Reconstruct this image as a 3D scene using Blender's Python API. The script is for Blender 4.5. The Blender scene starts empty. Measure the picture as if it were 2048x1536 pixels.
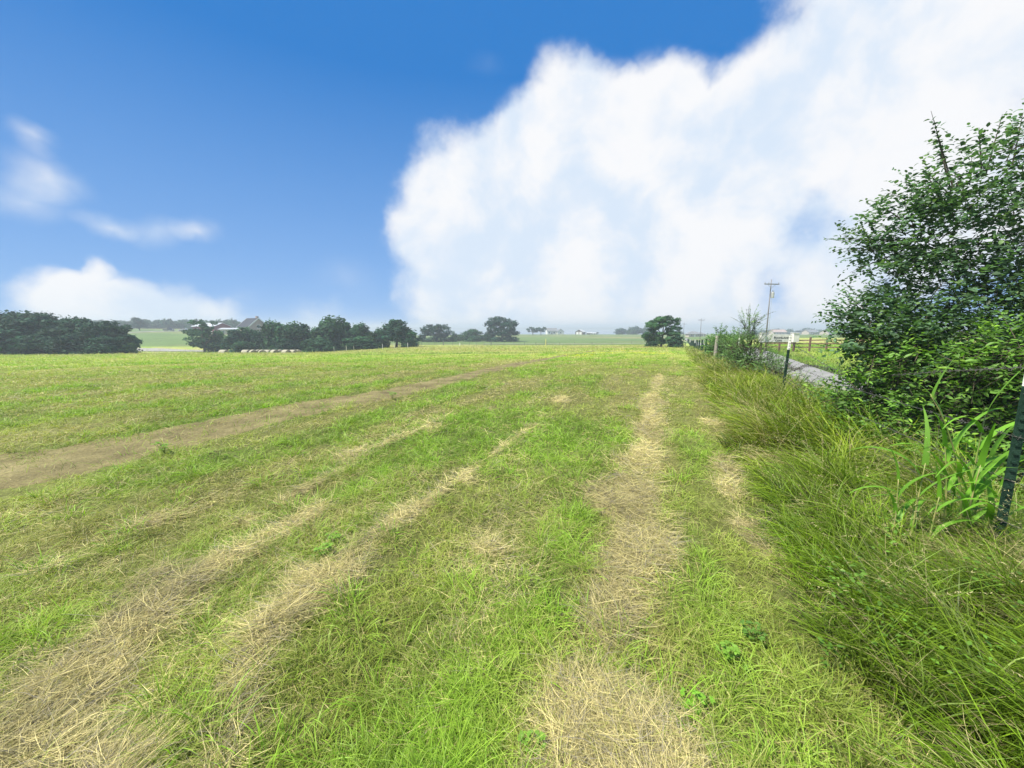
import bpy, math, random
import numpy as np
from mathutils import Vector, Matrix

# ------------------------------------------------------------------ camera, sky, sun, exposure
scene = bpy.context.scene
COL = scene.collection
EYE = 1.5
F = 770.0                       # focal length in pixels of a 2048 px wide picture
TH = math.atan(113 / F)         # camera looks this far below the horizon
SEED = 11
rng = np.random.default_rng(SEED)

cam_data = bpy.data.cameras.new('camera')
cam = bpy.data.objects.new('camera', cam_data)
COL.objects.link(cam)
cam_data.sensor_fit = 'HORIZONTAL'
cam_data.sensor_width = 36
cam_data.lens = 36 * F / 2048
cam_data.clip_start = 0.05
cam_data.clip_end = 20000
cam.location = (0, 0, EYE)
cam.rotation_euler = (math.pi / 2 - TH, 0, 0)
scene.camera = cam

SUN_EL, SUN_AZ = 57, -110         # azimuth measured from +Y towards +X
SUN_POWER = 4.6
SKY_POWER = 0.075
EXPOSURE = 0.85

def raydir(px, py):
    a = (px - 1024) / F
    b = (768 - py) / F
    return np.array([a, math.cos(TH) + b * math.sin(TH), -math.sin(TH) + b * math.cos(TH)])

def unit(v):
    v = np.asarray(v, float)
    return v / np.linalg.norm(v)

def place(px, py, Y):
    d = raydir(px, py)
    return np.array([d[0] * Y / d[1], Y, EYE + d[2] * Y / d[1]])

world = bpy.data.worlds.new('World')
scene.world = world
world.use_nodes = True
wt = world.node_tree
wt.nodes.clear()
def wn(t, **k):
    n = wt.nodes.new(t)
    for a, b in k.items():
        setattr(n, a, b)
    return n
W = wt.links.new
def wmath(op, a, b=None, c=None, clamp=False):
    n = wn('ShaderNodeMath', operation=op, use_clamp=clamp)
    for i, v in enumerate((a, b, c)):
        if v is None: continue
        if isinstance(v, (int, float)): n.inputs[i].default_value = v
        else: W(v, n.inputs[i])
    return n.outputs[0]
sky = wn('ShaderNodeTexSky', sky_type='NISHITA', sun_disc=False)
sky.sun_elevation = math.radians(SUN_EL)
sky.sun_rotation = math.radians(SUN_AZ)
sky.altitude = 300
sky.air_density = 1.0
sky.dust_density = 0.6
sky.ozone_density = 2.0
tint = wn('ShaderNodeMix', data_type='RGBA', blend_type='MULTIPLY')
tint.inputs[0].default_value = 1
W(sky.outputs[0], tint.inputs[6])
tint.inputs[7].default_value = (0.0, 0.32, 0.72, 1)
tc = wn('ShaderNodeTexCoord')
D = tc.outputs['Generated']
# wobble the direction so that the cloud outlines are ragged
def noise(vec, scale, detail, rough=0.55, dist=0.0, color=False):
    n = wn('ShaderNodeTexNoise')
    n.inputs['Scale'].default_value = scale
    n.inputs['Detail'].default_value = detail
    n.inputs['Roughness'].default_value = rough
    n.inputs['Distortion'].default_value = dist
    W(vec, n.inputs['Vector'])
    return n.outputs['Color'] if color else n.outputs['Fac']
def vmath(op, a, b=None, scale=None):
    n = wn('ShaderNodeVectorMath', operation=op)
    if isinstance(a, tuple): n.inputs[0].default_value = a
    else: W(a, n.inputs[0])
    if b is not None:
        if isinstance(b, tuple): n.inputs[1].default_value = b
        else: W(b, n.inputs[1])
    if scale is not None: n.inputs['Scale'].default_value = scale
    return n
wob = vmath('SUBTRACT', noise(D, 3.2, 5, 0.55, color=True), (0.5, 0.5, 0.5))
wob = vmath('SCALE', wob.outputs[0], scale=0.15)
DW = vmath('ADD', D, wob.outputs[0]).outputs[0]
# cumulus masses: picture column, row, radius in pixels, weight
PUFFS = [
    (1130, 165, 105, .7), (1300, 175, 105, .7), (1500, 165, 120, .8), (870, 440, 120, .6),
    (1190, 225, 125, .9), (1070, 300, 130, 1), (920, 400, 165, 1), (1080, 470, 250, 1), (1340, 250, 165, 1),
    (1300, 450, 300, 1.1), (1560, 300, 270, 1.1), (1760, 130, 260, 1.1), (1980, 120, 280, 1), (1640, 560, 220, .9),
    (1150, 600, 200, .95), (930, 560, 150, .8), (900, 630, 130, .7), (1400, 620, 220, .85), (1850, 420, 260, 1), (2100, 400, 260, .9),
    (1700, -120, 260, 1), (2050, -150, 350, 1),
    (150, 610, 90, .9), (240, 600, 95, .95), (330, 620, 95, .85), (430, 645, 80, .6), (215, 530, 40, .45), (620, 650, 60, .3), (690, 650, 70, .25),
]
HOLES = [(1050, 485, 130, .42), (1665, 455, 130, .45), (1250, 275, 110, .40), (1480, 235, 110, .38), (1180, 560, 90, .3), (1560, 600, 90, .45), (1750, 560, 60, .4), (1240, 420, 50, .25), (2030, 20, 60, .3)]
WISPS = [(60, 330, 110, .50), (20, 390, 120, .42), (200, 430, 70, .48), (310, 445, 80, .50), (400, 450, 60, .42), (480, 600, 50, .2),
         (975, 140, 60, .12), (700, 570, 110, .16), (40, 250, 60, .38)]
def blob(px, py, rad, wgt, flat=1.0):
    d = unit(raydir(px, py))
    el = unit(raydir(px, py - rad)); az = unit(raydir(px + rad, py))
    r = 0.5 * (np.linalg.norm(el - d) + np.linalg.norm(az - d))
    dd = vmath('SUBTRACT', DW, tuple(d)).outputs[0]
    if flat != 1.0:
        dd = vmath('MULTIPLY', dd, (1, 1, flat)).outputs[0]
    ln = vmath('LENGTH', dd).outputs['Value']
    v = wmath('MULTIPLY_ADD', ln, -1 / r, 1.0, clamp=True)       # 1 in the middle, 0 at the rim
    return wmath('MULTIPLY', v, wgt)
def total(items, flat=1.0):
    acc = None
    for it in items:
        b = blob(*it, flat=flat)
        acc = b if acc is None else wmath('ADD', acc, b)
    return acc
n1 = noise(D, 5.0, 10, 0.66)
n2 = noise(D, 16.0, 6, 0.6)
nn = wmath('ADD', wmath('MULTIPLY', n1, 0.82), wmath('MULTIPLY', n2, 0.18))
m = total(PUFFS)
near_ = wn('ShaderNodeMapRange', interpolation_type='SMOOTHSTEP'); W(m, near_.inputs[0]); near_.inputs[1].default_value = 0.0; near_.inputs[2].default_value = 0.22
m = wmath('MINIMUM', m, 0.95)
m = wmath('SUBTRACT', m, total(HOLES))
m = wmath('MULTIPLY_ADD', wmath('SUBTRACT', nn, 0.5), 1.15, m)
mr = wn('ShaderNodeMapRange', interpolation_type='SMOOTHSTEP')
W(m, mr.inputs[0]); mr.inputs[1].default_value = 0.05; mr.inputs[2].default_value = 0.62
w_ = total(WISPS, 1.5)
w_ = wmath('MULTIPLY', w_, wmath('MULTIPLY', noise(DW, 3.0, 6, 0.6), 2.2))
wr = wn('ShaderNodeMapRange', interpolation_type='SMOOTHSTEP')
W(w_, wr.inputs[0]); wr.inputs[1].default_value = 0.02; wr.inputs[2].default_value = 0.8
cover = wmath('MAXIMUM', wmath('MULTIPLY', mr.outputs[0], near_.outputs[0]), wr.outputs[0], clamp=True)
# outside the photographed part of the sky: broken cloud of the same kind
sep = wn('ShaderNodeSeparateXYZ'); W(D, sep.inputs[0])
back = wn('ShaderNodeMapRange', interpolation_type='SMOOTHSTEP')
W(sep.outputs[1], back.inputs[0]); back.inputs[1].default_value = 0.30; back.inputs[2].default_value = 0.02
bk = wn('ShaderNodeMapRange', interpolation_type='SMOOTHSTEP')
W(noise(D, 2.4, 8, 0.6), bk.inputs[0]); bk.inputs[1].default_value = 0.45; bk.inputs[2].default_value = 0.62
cover = wmath('MAXIMUM', cover, wmath('MULTIPLY', back.outputs[0], bk.outputs[0]), clamp=True)
# paler air near the horizon
CL = 1 / (SKY_POWER * 2 ** EXPOSURE)
even = wn('ShaderNodeMix', data_type='RGBA'); even.inputs[0].default_value = 0.84
W(tint.outputs[2], even.inputs[6]); even.inputs[7].default_value = (0.034 * CL, 0.240 * CL, 0.68 * CL, 1)
hz = wn('ShaderNodeMapRange')
W(sep.outputs[2], hz.inputs[0]); hz.inputs[1].default_value = 0.50; hz.inputs[2].default_value = -0.02
pale = wn('ShaderNodeMix', data_type='RGBA')
W(wmath('MULTIPLY', hz.outputs[0], 0.76), pale.inputs[0])
W(even.outputs[2], pale.inputs[6])
pale.inputs[7].default_value = (0.36 * CL, 0.61 * CL, 1.0 * CL, 1)
# cloud colour: bright body with faint blue-grey folds
fold = wn('ShaderNodeMapRange', interpolation_type='SMOOTHSTEP')
W(noise(DW, 5.5, 8, 0.56), fold.inputs[0]); fold.inputs[1].default_value = 0.36; fold.inputs[2].default_value = 0.60
ccol = wn('ShaderNodeMix', data_type='RGBA')
W(fold.outputs[0], ccol.inputs[0])
ccol.inputs[6].default_value = (0.73 * CL, 0.84 * CL, 0.98 * CL, 1)
ccol.inputs[7].default_value = (0.99 * CL, 0.99 * CL, 1.0 * CL, 1)
smix = wn('ShaderNodeMix', data_type='RGBA')
W(wmath('MULTIPLY', cover, 0.97), smix.inputs[0])
W(pale.outputs[2], smix.inputs[6]); W(ccol.outputs[2], smix.inputs[7])
bg = wn('ShaderNodeBackground'); bg.inputs['Strength'].default_value = SKY_POWER
W(smix.outputs[2], bg.inputs['Color'])
wo = wn('ShaderNodeOutputWorld'); W(bg.outputs[0], wo.inputs[0])

sl = bpy.data.lights.new('sun', 'SUN')
sl.energy = SUN_POWER; sl.angle = math.radians(6); sl.color = (1, 0.94, 0.80)
so = bpy.data.objects.new('sun', sl); COL.objects.link(so)
e, a = math.radians(SUN_EL), math.radians(SUN_AZ)
sdir = Vector((math.sin(a) * math.cos(e), math.cos(a) * math.cos(e), math.sin(e)))
so.rotation_euler = sdir.to_track_quat('Z', 'Y').to_euler()
so.location = (20, 20, 40)

scene.view_settings.view_transform = 'Standard'
scene.view_settings.look = 'None'
scene.view_settings.exposure = EXPOSURE
scene.view_settings.gamma = 1
scene.cycles.max_bounces = 6
scene.cycles.diffuse_bounces = 3
scene.cycles.glossy_bounces = 1
scene.cycles.transmission_bounces = 4
scene.cycles.transparent_max_bounces = 8
scene.cycles.volume_bounces = 0
scene.cycles.use_denoising = True

# ------------------------------------------------------------------ numeric helpers
def vnoise(x, y, seed=0):
    xi = np.floor(x).astype(np.int64); yi = np.floor(y).astype(np.int64)
    fx = x - xi; fy = y - yi
    fx = fx * fx * (3 - 2 * fx); fy = fy * fy * (3 - 2 * fy)
    def h(a, b):
        n = (a * 374761393 + b * 668265263 + seed * 982451653) & 0xffffffff
        n = ((n ^ (n >> 13)) * 1274126177) & 0xffffffff
        n = n ^ (n >> 16)
        return (n & 0xffff) / 65535.0
    return (h(xi, yi) * (1 - fx) + h(xi + 1, yi) * fx) * (1 - fy) + (h(xi, yi + 1) * (1 - fx) + h(xi + 1, yi + 1) * fx) * fy
def fbm(x, y, seed=0, octv=4):
    s = 0; a = 1; t = 0
    for i in range(octv):
        s = s + a * vnoise(x * 2 ** i + 17.3 * i, y * 2 ** i - 9.1 * i, seed + i); t += a; a *= 0.55
    return s / t
def sstep(v, a, b):
    t = np.clip((v - a) / (b - a), 0, 1)
    return t * t * (3 - 2 * t)

# ------------------------------------------------------------------ terrain
def zy(py, Y): return EYE - (py - 655) / F * Y
ROWS = [0.5, 7, 14, 20, 35, 50, 66, 75, 85, 95, 112, 130, 165, 200, 225, 265, 385, 470, 600, 900, 6000]
near = [0, 0, -.14, -.36]
COLS = {
    -500: near + [-1.3, -2.2, -3.2, -3.8, -4.0, -4.2, -4.5, -4.5, -3, -1.5, -.6, .6, 1.5, 1.5, 0, -14, -30],
    0:    near + [-1.3, -2.2, -3.25, -3.8, -4.1, -4.4, -5.2, -5.2, -3.2, -1.4, -.5, .6, 1.5, 1.5, 0, -14, -30],
    260:  near + [-1.25, -2.1, -2.95, -3.7, -4.3, -4.8, -5.2, -4.7, -2.6, -1.0, -.4, .6, 1.5, 1.5, 0, -14, -30],
    400:  near + [-1.2, -2.0, -2.85, -3.7, -4.6, -5.0, -5.2, -4.6, -2.6, -1.0, -.4, .6, 1.2, 1.0, 0, -14, -30],
    600:  near + [-1.2, -1.95, -2.8, -3.6, -4.8, -4.9, -5.0, -4.9, -4.0, -3.0, -2.5, -2, -2, -3, -10, -16, -30],
    700:  near + [-1.15, -1.9, -2.6, -3.1, -3.6, -4.0, -4.3, -4.6, -4.9, -5, -5, -5, -6, -8, -15, -18, -30],
    830:  near + [-1.1, -1.75, -2.3, -2.6, -2.95, -3.3, -3.8, -4.3, -4.9, -5.1, -5.2, -5.4, -6.0, -8, -15, -18, -30],
    1024: near + [-1.05, -1.65, -2.2, -2.55, -2.9, -3.25, -3.8, -4.35, -4.9, -5.0, -5.0, -5.0, -5.0, -8, -16, -18, -30],
    1200: near + [-1.0, -1.6, -2.1, -2.45, -2.8, -3.2, -3.75, -4.3, -4.8, -5.0, -5.0, -5.0, -5.0, -8, -16, -18, -30],
    1330: near + [-1.0, -1.55, -2.0, -2.2, -2.6, -3.0, -3.5, -4.1, -4.8, -5.1, -5.1, -5.1, -5.1, -8, -16, -18, -30],
    1400: near + [-.95, -1.5, -2.0, -2.5, -2.7, -2.9, -3.2, -3.5, -3.9, -4.1, -4.2, -4.4, -5.0, -8, -16, -18, -30],
    1550: near + [-.5, -.75, -1.0, -1.1, -1.25, -1.4, -1.6, -1.9, -2.4, -2.8, -3.1, -3.6, -5.4, -6.8, -9, -14, -30],
    1750: near + [-.5, -.75, -1.0, -1.1, -1.25, -1.4, -1.6, -1.9, -2.4, -2.8, -3.1, -3.6, -5.4, -6.8, -9, -14, -30],
    2500: near + [-.5, -.75, -1.0, -1.1, -1.25, -1.4, -1.6, -1.9, -2.4, -2.8, -3.1, -3.6, -5.4, -6.8, -9, -14, -30],
}
AZN, YN = 401, 401
AZ0, AZ1 = -1.1, 1.1
L0, L1 = math.log(0.5), math.log(6000)
caz = np.array([math.atan2(raydir(c, 655)[0], raydir(c, 655)[1]) for c in COLS])
ctab = np.array([np.array(v) for v in COLS.values()])
azg = np.linspace(AZ0, AZ1, AZN); lg = np.linspace(L0, L1, YN)
rows_i = np.array([np.interp(lg, np.log(ROWS), c) for c in ctab])        # columns x logY
TG = np.array([np.interp(azg, caz, rows_i[:, j]) for j in range(YN)]).T  # az x logY
def blur(A, n, ax):
    k = np.hanning(n + 2)[1:-1]; k /= k.sum()
    P = np.pad(A, [(n // 2, n // 2) if i == ax else (0, 0) for i in range(2)], mode='edge')
    return np.apply_along_axis(lambda v: np.convolve(v, k, 'valid'), ax, P)
TG = blur(blur(TG, 9, 1), 21, 0)

def base_h(x, y):
    x = np.asarray(x, float); y = np.asarray(y, float)
    r = np.hypot(x, y); az = np.clip(np.arctan2(x, y), AZ0, AZ1)
    Y = np.maximum(r * np.cos(az), 0.5)
    u = (az - AZ0) / (AZ1 - AZ0) * (AZN - 1)
    v = np.clip((np.log(Y) - L0) / (L1 - L0) * (YN - 1), 0, YN - 1.001)
    i = np.clip(u.astype(int), 0, AZN - 2); j = v.astype(int)
    fu = u - i; fv = v - j
    z = (TG[i, j] * (1 - fv) + TG[i, j + 1] * fv) * (1 - fu) + (TG[i + 1, j] * (1 - fv) + TG[i + 1, j + 1] * fv) * fu
    c = x - 0.44 * y
    ditch = sstep(c, 2.3, 4.2) * (1 - sstep(c, 8.3, 13)) * (1 - sstep(y, 14, 45)) * sstep(y, -6, 0)
    return z - 0.62 * ditch

def ground_at(px, py, Ymin=0.5, Ymax=3000):
    d = raydir(px, py)
    Ys = np.exp(np.linspace(math.log(Ymin), math.log(Ymax), 2500))
    z = EYE + d[2] / d[1] * Ys
    g = base_h(d[0] / d[1] * Ys, Ys)
    k = np.argmax(z < g)
    if not (z < g).any(): k = len(Ys) - 1
    Y = Ys[k]
    return np.array([d[0] / d[1] * Y, Y, g[k]])

# straw left on the mown strip: capsules (column, row, half width) -> (column, row, half width)
CAPS_PX = [
    ((1240, 1580, 210), (1210, 1465, 140)), ((1200, 1430, 80), (1195, 1400, 40)),
    ((1225, 1275, 62), (1240, 1180, 85)), ((1240, 1180, 95), (1270, 1100, 110)), ((1280, 1100, 85), (1255, 1000, 75)),
    ((1255, 1000, 70), (1275, 935, 62)), ((1290, 915, 34), (1300, 850, 36)), ((1300, 850, 28), (1305, 795, 20)),
    ((1305, 795, 14), (1318, 750, 9)),
    ((30, 1500, 115), (150, 1370, 95)), ((150, 1370, 80), (330, 1200, 75)), ((330, 1200, 66), (480, 1110, 50)),
    ((480, 1110, 42), (640, 1020, 36)), ((190, 1580, 110), (60, 1490, 80)),
    ((430, 1560, 60), (500, 1330, 55)), ((500, 1330, 48), (560, 1230, 66)), ((560, 1230, 66), (640, 1170, 80)),
    ((640, 1170, 56), (700, 1115, 46)), ((700, 1115, 30), (840, 1020, 26)), ((300, 1240, 30), (420, 1170, 20)),
    ((1450, 925, 26), (1465, 1000, 26)), ((1490, 1050, 24), (1530, 1110, 18)), ((1430, 850, 24), (1425, 842, 18)),
    ((935, 968, 26), (900, 975, 16)), ((690, 915, 34), (720, 900, 22)), ((870, 858, 20), (860, 862, 16)),
    ((980, 818, 26), (960, 824, 16)), ((1120, 803, 20), (1130, 797, 14)), ((330, 1040, 34), (290, 1062, 20)),
    ((960, 1100, 26), (1000, 1110, 18)), ((480, 1046, 26), (520, 1036, 20)), ((1080, 850, 18), (1060, 856, 10)),
    ((560, 1010, 14), (740, 905, 10)), ((760, 895, 8), (900, 832, 7)), ((840, 1020, 12), (960, 935, 10)), ((980, 920, 8), (1090, 830, 7)), ((330, 1150, 24), (200, 1230, 22)), ((620, 1190, 20), (500, 1300, 20)),
    ((1440, 800, 12), (1430, 790, 10)), ((120, 1140, 22), (60, 1160, 16)),
]
CAPS = []
for (a1, a2) in CAPS_PX:
    p = ground_at(a1[0], a1[1]); q = ground_at(a2[0], a2[1])
    CAPS.append((p[0], p[1], a1[2] * p[1] / F, q[0], q[1], a2[2] * q[1] / F))
def straw_mask(x, y):
    wob = (fbm(x * 3.2, y * 3.2, 5, 4) - 0.5) * 1.9
    best = np.zeros_like(x)
    for (x0, y0, r0, x1, y1, r1) in CAPS:
        dx, dy = x1 - x0, y1 - y0
        t = np.clip(((x - x0) * dx + (y - y0) * dy) / (dx * dx + dy * dy + 1e-9), 0, 1)
        d = np.hypot(x - x0 - t * dx, y - y0 - t * dy)
        r = (r0 + (r1 - r0) * t) * 0.92
        best = np.maximum(best, 1 - sstep(d / r + wob, 0.50, 1.25))
    hole = sstep(fbm(x * 2.1, y * 2.1, 8, 4), .50, .66) * np.where(x < -.1 * y, .5, .25 + .45 * sstep(y, 2.6, 4.5))
    return best * (1 - hole)

# bare track: both edges traced row by row, then laid on the ground
TR_FAR = [(-260, 975), (0, 908), (130, 890), (260, 866), (400, 842), (540, 814), (650, 798), (760, 779), (900, 753), (1050, 722), (1140, 708), (1185, 701)]
TR_NEAR = [(-260, 1140), (0, 1002), (110, 972), (230, 936), (360, 898), (480, 870), (600, 841), (720, 812), (850, 784), (985, 746), (1120, 714), (1192, 702)]
def edge_world(pts, n):
    P = np.array([ground_at(*p)[:2] for p in pts])
    t = np.linspace(0, 1, len(P)); u = np.linspace(0, 1, n)
    return np.stack([np.interp(u, t, P[:, 0]), np.interp(u, t, P[:, 1])], 1)
TFAR, TNEAR = edge_world(TR_FAR, 300), edge_world(TR_NEAR, 300)
TMID = (TFAR + TNEAR) / 2
THW = np.hypot(*(TFAR - TNEAR).T) / 2
# perpendicular half width is less than the edge-to-edge length where the pairs are skewed
tdir = np.gradient(TMID, axis=0); tdir /= np.linalg.norm(tdir, axis=1)[:, None]
tv = (TFAR - TNEAR) / 2
THW = np.abs(tv[:, 0] * tdir[:, 1] - tv[:, 1] * tdir[:, 0])
def track_dist(x, y):
    """distance from the track's middle over its half width"""
    out = np.full(x.shape, 9.0)
    sel = (y < 60) & (x < 12) & (x > -14 - y * 0.2)
    xs, ys = x[sel], y[sel]
    if xs.size:
        best = np.full(xs.shape, 9.0)
        for k in range(0, 299, 6):
            x0, y0 = TMID[k]; x1, y1 = TMID[min(k + 6, 299)]
            dx, dy = x1 - x0, y1 - y0
            t = np.clip(((xs - x0) * dx + (ys - y0) * dy) / (dx * dx + dy * dy), 0, 1)
            best = np.minimum(best, np.hypot(xs - x0 - t * dx, ys - y0 - t * dy) / THW[k])
        out[sel] = best
    return out

def full_h(x, y):
    """terrain with the small bumps of the mown field"""
    x = np.asarray(x, float); y = np.asarray(y, float)
    r = np.hypot(x, y)
    fade = 1 - sstep(r, 18, 45)
    b = (fbm(x * 1.3, y * 0.7, 41, 3) - 0.5) * 0.10 + (fbm(x * 5, y * 5, 43, 2) - 0.5) * 0.045
    b = b * (.22 + .78 * sstep(track_dist(x, y), .9, 1.5))
    return base_h(x, y) + b * fade

def col_lerp(A, B, t):
    return A * (1 - t[..., None]) + B * t[..., None]
C_LUSH = np.array([.205, .365, .026]); C_MID = np.array([.31, .385, .065]); C_OLIVE = np.array([.34, .35, .095])
C_DRY = np.array([.50, .44, .19]); C_STRAW = np.array([.64, .56, .25]); C_DARK = np.array([.07, .13, .03])
C_FAR = np.array([.11, .175, .05]); C_SEED = np.array([.36, .30, .14])
def field_maps(x, y):
    q = x - 0.38 * y
    lush = sstep(fbm(x * .55, y * .4, 61, 4) * 0.6 + fbm(q * 1.1, y * .12, 62, 3) * 0.4, .42, .60)
    dry = sstep(fbm(q * 1.5, y * .35, 71, 4), .46, .68)
    return lush, dry
def field_color(x, y):
    lush, dry = field_maps(x, y)
    c = col_lerp(np.broadcast_to(C_MID, x.shape + (3,)), C_LUSH, lush * .9)
    c = col_lerp(c, C_OLIVE, dry * .75)
    # further out: pale seeding grass at the end of the field, dark weeds in a band, then plain pasture
    n = fbm(x * .08, y * .25, 81, 4)
    t1 = sstep(y + 14 * (n - .5), 42, 62) * (1 - sstep(y, 118, 128))
    c = col_lerp(c, C_SEED * (.8 + .5 * fbm(x * .2, y * .5, 83, 3))[..., None], t1 * .62 * sstep(fbm(x * .10, y * .3, 84, 3), .3, .6))
    wb = np.exp(-((y - 46 - 2.5 * (fbm(x * .1, y * 0, 90, 2) - .5)) / 1.6) ** 2) * (1 - sstep(x, 2, 8)) * sstep(x, -24, -17)
    c = col_lerp(c, C_DARK, wb * .85)
    t2 = sstep(y, 122, 130)
    st = fbm(x * .012, y * .05, 91, 4)
    far = col_lerp(np.broadcast_to(C_FAR, x.shape + (3,)), C_SEED * .8, sstep(st, .5, .75) * .6)
    return col_lerp(c, far, t2)

# ------------------------------------------------------------------ mesh helpers
def mesh_np(name, V, quads=None, tris=None, mat=None, parent=None, colors=None, smooth=False):
    me = bpy.data.meshes.new(name)
    V = np.asarray(V, np.float32)
    nq = 0 if quads is None else len(quads); nt = 0 if tris is None else len(tris)
    me.vertices.add(len(V)); me.vertices.foreach_set('co', V.ravel())
    idx = []
    if nq: idx.append(np.asarray(quads, np.int32).ravel())
    if nt: idx.append(np.asarray(tris, np.int32).ravel())
    idx = np.concatenate(idx)
    me.loops.add(len(idx)); me.loops.foreach_set('vertex_index', idx)
    me.polygons.add(nq + nt)
    st = np.concatenate([np.arange(nq, dtype=np.int32) * 4, nq * 4 + np.arange(nt, dtype=np.int32) * 3])
    me.polygons.foreach_set('loop_start', st)
    if smooth: me.polygons.foreach_set('use_smooth', np.ones(nq + nt, bool))
    if colors is not None:
        at = me.color_attributes.new('Col', 'FLOAT_COLOR', 'POINT')
        c4 = np.ones((len(V), 4), np.float32); c4[:, :3] = colors
        at.data.foreach_set('color', c4.ravel())
    me.update(calc_edges=True); me.validate()
    if mat: me.materials.append(mat)
    o = bpy.data.objects.new(name, me); COL.objects.link(o)
    if parent: o.parent = parent
    return o

class MB:
    def __init__(s): s.v = []; s.f = []
    def add(s, vs, fs):
        n = len(s.v); s.v += [tuple(map(float, p)) for p in vs]; s.f += [tuple(i + n for i in f) for f in fs]
    def box(s, c, size, rz=0.0, taper=1.0):
        cx, cy, cz = c; sx, sy, sz = [k / 2 for k in size]
        R = Matrix.Rotation(rz, 3, 'Z'); vs = []
        for dz in (-1, 1):
            t = taper if dz > 0 else 1
            for dx, dy in ((-1, -1), (1, -1), (1, 1), (-1, 1)):
                p = R @ Vector((dx * sx * t, dy * sy * t, dz * sz)); vs.append((cx + p.x, cy + p.y, cz + p.z))
        s.add(vs, [(3, 2, 1, 0), (4, 5, 6, 7), (0, 1, 5, 4), (1, 2, 6, 5), (2, 3, 7, 6), (3, 0, 4, 7)])
    def tube(s, pts, rads, n=8, cap=True):
        pts = [Vector(p) for p in pts]
        if isinstance(rads, (int, float)): rads = [rads] * len(pts)
        vs = []; fs = []
        prev = None
        for i, p in enumerate(pts):
            d = (pts[min(i + 1, len(pts) - 1)] - pts[max(i - 1, 0)])
            d = d.normalized() if d.length > 1e-9 else Vector((0, 0, 1))
            if prev is None:
                a = d.orthogonal().normalized()
            else:
                a = (prev - d * prev.dot(d)); a = a.normalized() if a.length > 1e-6 else d.orthogonal().normalized()
            prev = a; b = d.cross(a)
            for k in range(n):
                t = 2 * math.pi * k / n
                vs.append(p + (a * math.cos(t) + b * math.sin(t)) * rads[i])
        for i in range(len(pts) - 1):
            for k in range(n):
                fs.append((i * n + k, i * n + (k + 1) % n, (i + 1) * n + (k + 1) % n, (i + 1) * n + k))
        if cap:
            fs.append(tuple(range(n))[::-1]); fs.append(tuple((len(pts) - 1) * n + k for k in range(n)))
        s.add(vs, fs)
    def prism(s, prof, axis_from, axis_to, ux, uz):
        """profile [(a,b)] in the plane (ux, uz), swept from one point to another"""
        A = Vector(axis_from); B = Vector(axis_to); ux = Vector(ux); uz = Vector(uz); n = len(prof)
        vs = [A + ux * a + uz * b for a, b in prof] + [B + ux * a + uz * b for a, b in prof]
        fs = [tuple(range(n))[::-1], tuple(range(n, 2 * n))] + [(k, (k + 1) % n, n + (k + 1) % n, n + k) for k in range(n)]
        s.add(vs, fs)
    def build(s, name, mat, parent=None, bevel=0, smooth=False):
        me = bpy.data.meshes.new(name); me.from_pydata(s.v, [], s.f); me.update()
        me.materials.append(mat)
        if smooth: me.polygons.foreach_set('use_smooth', [True] * len(me.polygons))
        o = bpy.data.objects.new(name, me); COL.objects.link(o)
        if bevel:
            b = o.modifiers.new('bevel', 'BEVEL'); b.width = bevel; b.segments = 2; b.limit_method = 'ANGLE'
        if parent: o.parent = parent
        return o

def tag(o, label=None, cat=None, group=None, kind=None):
    if label: o['label'] = label
    if cat: o['category'] = cat
    if group: o['group'] = group
    if kind: o['kind'] = kind
    return o
def empty(name, loc, rz=0.0, label=None, cat=None, group=None):
    o = bpy.data.objects.new(name, None); COL.objects.link(o)
    o.empty_display_size = 0.2; o.location = loc; o.rotation_euler = (0, 0, rz)
    return tag(o, label, cat, group)
KIDS = {}
def copy_tree(root, loc, rz, scale, label, cat, group):
    r = root.copy(); COL.objects.link(r); r.location = loc; r.rotation_euler = (0, 0, rz); r.scale = scale
    if 'group' in r: del r['group']
    tag(r, label, cat, group)
    for ch in root.children:
        c = ch.copy(); COL.objects.link(c); c.parent = r
    return r

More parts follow.
